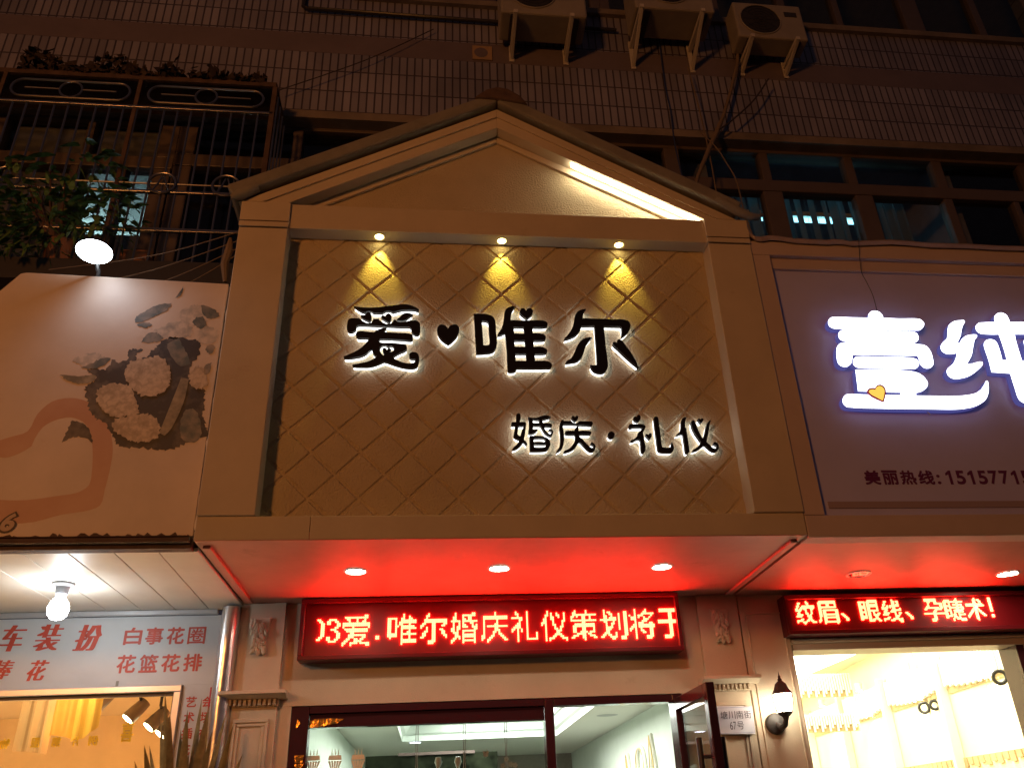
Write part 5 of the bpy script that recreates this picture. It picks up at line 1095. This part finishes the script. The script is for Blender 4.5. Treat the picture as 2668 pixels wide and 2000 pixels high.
# ================================================================== RIGHT SHOP
rs = thing('shop_sign_box', 'plain purple-lit sign box of the right shop with big white letters', 'sign')
X0, X1 = 1.6566, 5.2
pinkpl = mat('pinkish_paint', (0.56, 0.44, 0.40), 0.7, bump=0.2, bscale=120, var=0.07, vscale=3, bdist=0.002)
MB().box(X0, X1, 0.001, 0.10, ZS - 0.012, 2.79).build('bottom_rail', pinkpl, rs, bevel=0.004)
MB().box(X0, X1, 0.001, 0.10, 4.235, 4.325).build('top_rail', pinkpl, rs, bevel=0.004)
MB().box(X0, 1.755, 0.001, 0.10, 2.791, 4.234).build('stile', pinkpl, rs, bevel=0.004)
MB().box(X1 - 0.1, X1, 0.001, 0.10, 2.791, 4.234).build('stile', pinkpl, rs, bevel=0.004)
pan = MB().box(1.756, X1 - 0.101, 0.044, 0.10, 2.791, 4.234).build('panel', mat('mauve_panel', (0.52, 0.50, 0.80), 0.42, var=0.05, vscale=3), rs)
MB().box(1.757, X1 - 0.102, 0.026, 0.0435, 4.165, 4.2335).build('upper_ledge', pinkpl, rs, bevel=0.006)
MB().box(1.80, X1 - 0.102, 0.038, 0.0435, 2.835, 2.868).build('lower_strip', mat('mauve_strip', (0.36, 0.27, 0.29), 0.4), rs, bevel=0.002)
mb = MB(); yy = 0.0428
for k, ch in enumerate('美丽热线'): put_char(mb, ch, 2.008 + k * 0.0905, 2.088 + k * 0.0905, 2.951, 3.024, yy, fat=0.0028)
put_char(mb, ':', 2.372, 2.390, 2.953, 3.002, yy, bold=0.02)
for k, ch in enumerate('15157715'):
    if ch == '1':
        a = 2.424 + k * 0.0565; mb.add([(a + 0.012, yy, 2.952), (a + 0.027, yy, 2.952), (a + 0.027, yy, 3.023), (a + 0.016, yy, 3.023), (a - 0.003, yy, 3.008), (a - 0.003, yy, 2.996), (a + 0.012, yy, 3.003)], [(0, 1, 2, 3, 6), (3, 4, 5, 6)]); continue
    put_char(mb, ch, 2.416 + k * 0.0565 + (0.008 if ch == '1' else 0), 2.416 + k * 0.0565 + (0.031 if ch == '1' else 0.047), 2.952, 3.023, yy, bold=0.004 if ch == '1' else 0.03)
mb.build('phone_lettering', mat('purple_print', (0.13, 0.02, 0.10), 0.5), pan, fix=False)
MB().box(X0, X1, 0.101, YW - 0.002, 4.30, 4.323).build('top_board', pinkpl, rs)
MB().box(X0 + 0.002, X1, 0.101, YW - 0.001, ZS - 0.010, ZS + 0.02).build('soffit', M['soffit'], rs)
# wrinkled membrane along the top edge
F = [(1.649, 4.414), (1.66, 4.365), (1.685, 4.338), (1.72, 4.333), (1.765, 4.345), (1.82, 4.343), (1.90, 4.331), (2.09, 4.327), (2.13, 4.334), (2.18, 4.333), (2.22, 4.325), (2.34, 4.335), (2.46, 4.345), (2.55, 4.342), (2.68, 4.333), (2.9, 4.336), (3.1, 4.331), (3.4, 4.336), (3.9, 4.332), (5.2, 4.335)]
mb = MB(); prev = None
for x, z in F:
    ring = [(x, -0.012, z - 0.022), (x, -0.022, z - 0.006), (x, -0.012, z + 0.010), (x, 0.02, z + 0.014), (x, 0.30, 4.34)]
    if prev: mb.add([*prev, *ring], [(i, i + 1, i + 6, i + 5) for i in range(4)])
    prev = ring
mb.build('membrane_edge', mat('membrane', (0.36, 0.27, 0.25), 0.7, var=0.15, vscale=10), rs, smooth=True, fix=False)
side_black = mat('letter_side', (0.05, 0.05, 0.09), 0.25, emit=(0.20, 0.20, 0.75), estr=0.32)
blue_glow = emitter('white_letter_glow', (0.80, 0.84, 1.0), 4.5)
def lit_letter(key, lab):
    t = thing('sign_letter', lab, 'sign letter')
    loops = [smooth_loop(s) for s in GLYPHS[key].split('|')]
    shape('face', loops, 0.000, 0.0055, blue_glow, t)
    shape('side', loops, 0.006, 0.0425, side_black, t, offset=0.0015)
    return t
lit_letter('one', 'glowing white letter of stacked bars with a long swept base')
lit_letter('chun', 'glowing white letter cut off by the right edge of the picture')
hb = thing('heart_badge', 'small yellow heart with a red edge on the glowing white letter', 'heart')
shape('border', [smooth_loop(GLYPHS['badge_border'])], -0.0045, -0.0005, mat('badge_red', (0.30, 0.01, 0.05), 0.4, emit=(0.5, 0.02, 0.10), estr=0.25), hb)
shape('heart', [smooth_loop(GLYPHS['badge'])], -0.007, -0.005, mat('badge_yellow', (0.9, 0.6, 0.1), 0.4, emit=(1.0, 0.72, 0.12), estr=0.9), hb)
cable('thin black wire hanging over the right sign to the white letter', [(2.263, -0.03, 4.34), (2.258, 0.015, 4.17), (2.28, 0.03, 4.10), (2.30, 0.036, 4.0), (2.292, 0.036, 3.82)], 0.0018, M['cable'])
cable('short loose end of white wire below the white letters', [(2.36, 0.04, 3.36), (2.40, 0.03, 3.345), (2.425, 0.03, 3.31)], 0.003, mat('white_wire', (0.6, 0.6, 0.65), 0.5))
downlight(2.191, 0.635, ZS - 0.0105, 0.052, 'unlit downlight with a lens coloured red for the reflected writing, in the right soffit', lit=False)
downlight(3.055, 0.675, ZS - 0.0105, 0.048, 'round white downlight above the right shop, farthest right of all')
# front of the right shop
rf_ = thing('shop_front_wall', 'reddish plaster header and jamb of the right shop', 'wall')
MB().box(1.938, 5.2, YW, YW + 0.16, 2.445, ZS - 0.012).build('header', M['plaster'], rf_)
MB().box(1.945, 5.2, YW - 0.03, YW - 0.001, 2.425, 2.446).build('header_moulding', M['plaster'], rf_, bevel=0.004)
MB().box(1.95, 5.2, YW - 0.012, YW + 0.16, 2.388, 2.4245).build('head_frame', mat('beige_metal', (0.55, 0.45, 0.36), 0.4), rf_, bevel=0.003)
MB().box(3.262, 3.31, YW + 0.0, YW + 0.16, 0, 2.3875).build('jamb', M['maroon'], rf_)
MB().box(3.31, 5.2, YW, YW + 0.16, 0, 2.3875).build('side_wall', M['plaster'], rf_)
MB().box(1.937, 1.949, YW + 0.001, YW + 0.16, 0, 2.3875).build('jamb', M['plaster'], rf_)
MB().box(5.0, 5.2, 0.1, YW, 0, ZS - 0.02).build('return_wall', M['plaster'], rf_)
# its bright room
rr_ = thing('shop_room', 'dazzling pale yellow room of the right beauty shop', 'room')
pale = mat('pale_yellow_wall', (0.84, 0.76, 0.50), 0.7, var=0.05)
rwhite = mat('room_white', (0.85, 0.82, 0.70), 0.7)
slat_m = mat('tan_gap', (0.50, 0.38, 0.19), 0.7, var=0.25, vscale=8)
def wl(y): return 4.02 + 0.105 * (y - 2.0)
mb = MB(); mb.add([(wl(1.2), 1.24, 0), (wl(8), 8, 0), (wl(8), 8, 2.95), (wl(1.2), 1.24, 2.95), (wl(1.2) + .1, 1.24, 0), (wl(8) + .1, 8, 0), (wl(8) + .1, 8, 2.95), (wl(1.2) + .1, 1.24, 2.95)], [(0, 1, 2, 3), (4, 5, 6, 7), (0, 1, 5, 4), (1, 2, 6, 5), (2, 3, 7, 6), (3, 0, 4, 7)]); mb.build('wall', pale, rr_)
MB().box(1.72, 5.2, 8, 8.1, 0, 2.95).build('wall', pale, rr_)
MB().box(1.70, 1.76, YW + 0.17, 8, 0, 2.95).build('wall', pale, rr_)
MB().box(1.70, 5.2, YW + 0.17, 8.1, 2.95, 3.0).build('ceiling', rwhite, rr_)
MB().box(2.0, 4.0, 1.6, 7.8, 2.92, 2.949).build('glowing_ceiling', emitter('bright_ceiling', (1.0, 0.96, 0.78), 6.5), rr_)
MB().box(1.70, 5.2, YW + 0.17, 8.1, -0.02, 0.01).build('floor', mat('pale_floor', (0.3, 0.27, 0.22), 0.4), rr_)
# pelmet with hanging slats along the right wall, in bays between columns
mb = MB(); ms = MB(); mc = MB(); mgap = MB()
for bay in range(5):
    ya, yb = 2.15 + bay * 1.18, 2.15 + bay * 1.18 + 1.10
    mgap.add([(wl(ya) - 0.012, ya, 2.40), (wl(yb) - 0.012, yb, 2.40), (wl(yb) - 0.012, yb, 2.64), (wl(ya) - 0.012, ya, 2.64)], [(0, 1, 2, 3)])
    n = 24
    for i in range(n):
        y = ya + (yb - ya) * (i + 0.5) / n; drop = 0.17 + 0.045 * math.sin(math.pi * (i + 0.5) / n) + 0.012 * (i % 2)
        ms.box(wl(y) - 0.045, wl(y) - 0.014, y - 0.014, y + 0.014, 2.64 - drop, 2.66)
    mc.box(wl(yb) - 0.09, wl(yb) - 0.001, yb + 0.02, yb + 0.055, 0.0, 2.70)
mgap.build('pelmet_back', slat_m, rr_, fix=False); ms.build('pelmet_slats', rwhite, rr_, bevel=0.004); mc.build('columns', rwhite, rr_, bevel=0.006)
mb = MB()
for k in range(60):
    y = 2.0 + k * 0.09; mb.box(wl(y) - 0.02, wl(y) - 0.003, y - 0.03, y + 0.03, 1.86 + 0.02 * (k % 2), 1.93)
mb.build('dado_trim', slat_m, rr_)
# back-left fringe frames
mb = MB(); mg = MB()
for z0, z1 in ((2.62, 2.84), (2.30, 2.46)):
    mg.box(3.55, 4.2, 5.0, 5.01, z0, z1)
    for k in range(24): mb.box(3.555 + k * 0.0268, 3.572 + k * 0.0268, 4.97, 4.995, z0 + 0.03 * (k % 3), z1)
mg.build('fringe_back', slat_m, rr_); mb.build('fringe', rwhite, rr_, bevel=0.004)
ring_m = mat('black_ring', (0.02, 0.018, 0.012), 0.4)
for i, (x, y, z, lab) in enumerate(((3.79, 2.05, 2.352, 'nearest the door'), (4.16, 3.70, 2.352, 'in the middle of the room'), (4.50, 5.55, 2.352, 'deepest in the room'))):
    t = thing('ring_lamp', 'black ringed lamp pair on the bright right shop wall, ' + lab, 'lamp', group='ring lamps in the right shop')
    for s, dy in ((1, 0.0), (0.75, -0.17)):
        c = Vector((x + 0.0, y + dy, z + (0.0 if s == 1 else 0.0)))
        d1 = Vector((0.75, -0.66, 0)); up = Vector((0, 0, 1))
        MB().tube([c + (d1 * math.cos(a * math.pi / 12) + up * math.sin(a * math.pi / 12)) * 0.040 * (1 if s == 1 else 0.85) * (1.0 if s == 1 else 1) for a in range(24)], 0.012, 8, closed=True).build('ring', ring_m, t, smooth=True)
    MB().tube([(x, y, z + 0.06), (x, y, 2.949)], 0.008, 6).build('stem', rwhite, t)
    MB().tube([(x + .02, y - 0.17, z + 0.05), (x + .02, y - 0.17, 2.949)], 0.008, 6).build('stem', rwhite, t)
for i in range(5):
    y = 2.55 + i * 1.18; x = wl(y) - 0.10
    t = thing('wall_spot', 'small white spot lamp over the bright right shop wall, ' + ('nearest the door', 'second from the door', 'third from the door', 'fourth from the door', 'farthest from the door')[i], 'lamp', group='wall spots in the right shop')
    MB().lathe([(0.0, 0.0), (0.03, 0.0), (0.035, 0.07), (0.0, 0.072)], (x, y, 2.66), 14).build('housing', rwhite, t, smooth=True)
    MB().lathe([(0.0, -0.004), (0.028, -0.001)], (x, y, 2.66), 14).build('lens', emitter('spot_white', (1.0, 0.95, 0.8), 60), t)
    l = bpy.data.lights.new('wall_beam', 'SPOT'); l.energy = 60; l.color = (1.0, 0.94, 0.78); l.spot_size = R(75); l.spot_blend = 0.8; l.shadow_soft_size = 0.02
    lo = bpy.data.objects.new('wall_beam', l); COL.objects.link(lo); lo.location = (x - 0.02, y, 2.64); lo.rotation_euler = Vector((0.22, 0.0, -1)).to_track_quat('-Z', 'Y').to_euler(); lo.parent = t
pk2 = mat('pink_poster', (0.75, 0.35, 0.32), 0.6, var=0.3, vscale=12)
mb = MB(); y = 2.1; mb.add([(wl(1.9) - 0.05, 1.9, 1.3), (wl(3.6) - 0.05, 3.6, 1.3), (wl(3.6) - 0.05, 3.6, 1.80), (wl(1.9) - 0.05, 1.9, 1.80), (wl(1.9) - 0.04, 1.9, 1.3), (wl(3.6) - 0.04, 3.6, 1.3), (wl(3.6) - 0.04, 3.6, 1.80), (wl(1.9) - 0.04, 1.9, 1.80)], [(0, 1, 2, 3), (4, 5, 6, 7), (0, 1, 5, 4), (1, 2, 6, 5), (2, 3, 7, 6), (3, 0, 4, 7)])
tag(mb.build('wall_poster', pk2), 'pink poster low on the bright right shop wall', 'poster')

# wall lantern on the pier
ln = thing('wall_lantern', 'black carriage lantern glowing on the pier left of the right shop', 'lantern')
lx, ly = 1.779, 0.905
N8 = 8
MB().lathe([(0.056, 2.148), (0.052, 2.153), (0.040, 2.170), (0.030, 2.196), (0.018, 2.206), (0.010, 2.212), (0.012, 2.219), (0.006, 2.226), (0.008, 2.232), (0.003, 2.24), (0.0, 2.262)], (lx, ly, 0), N8).build('roof', M['grille'], ln)
MB().lathe([(0.0, 2.062), (0.034, 2.062), (0.046, 2.10), (0.048, 2.146), (0.0, 2.147)], (lx, ly, 0), N8).build('glass', emitter('lantern_glass', (1.0, 0.88, 0.66), 48), ln)
mb = MB()
for k in range(N8):
    a = k * 2 * math.pi / N8; mb.tube([(lx + 0.036 * math.cos(a), ly + 0.036 * math.sin(a), 2.058), (lx + 0.0485 * math.cos(a), ly + 0.0485 * math.sin(a), 2.10), (lx + 0.051 * math.cos(a), ly + 0.051 * math.sin(a), 2.148)], 0.0028, 5)
mb.build('glazing_bars', M['grille'], ln)
MB().lathe([(0.0, 2.02), (0.012, 2.024), (0.018, 2.04), (0.036, 2.052), (0.040, 2.0615), (0.0, 2.0615)], (lx, ly, 0), N8).build('cup', M['grille'], ln)
MB().tube([(lx, ly, 2.03), (lx, ly + 0.02, 2.005), (lx - 0.004, ly + 0.07, 1.995), (lx - 0.008, 1.03, 2.02)], [0.012, 0.014, 0.014, 0.016], 10).build('arm', M['grille'], ln, smooth=True)
MB().lathe([(0.0, -0.03), (0.02, -0.028), (0.048, -0.012), (0.052, 0.0), (0.052, 0.013)], (lx - 0.008, 1.031, 2.02), 24, axis='y').build('wall_plate', M['grille'], ln, smooth=True)

# ================================================================== finish: put every thing's origin at its base
bpy.context.view_layer.update()
def descend(o):
    out = [o]
    for c in o.children: out += descend(c)
    return out
for o in [q for q in scene.objects if q.parent is None and ('label' in q)]:
    pts = []
    for d_ in descend(o):
        if d_.type == 'MESH':
            bb = [d_.matrix_world @ Vector(c) for c in d_.bound_box]; pts += bb
    if not pts: continue
    c = Vector(((min(p.x for p in pts) + max(p.x for p in pts)) / 2, (min(p.y for p in pts) + max(p.y for p in pts)) / 2, min(p.z for p in pts)))
    if o.type == 'EMPTY':
        for ch in o.children: ch.location = ch.location - c
        o.location = o.location + c
    elif o.type == 'MESH':
        o.data.transform(Matrix.Translation(-c)); o.location = c
bpy.context.view_layer.update()
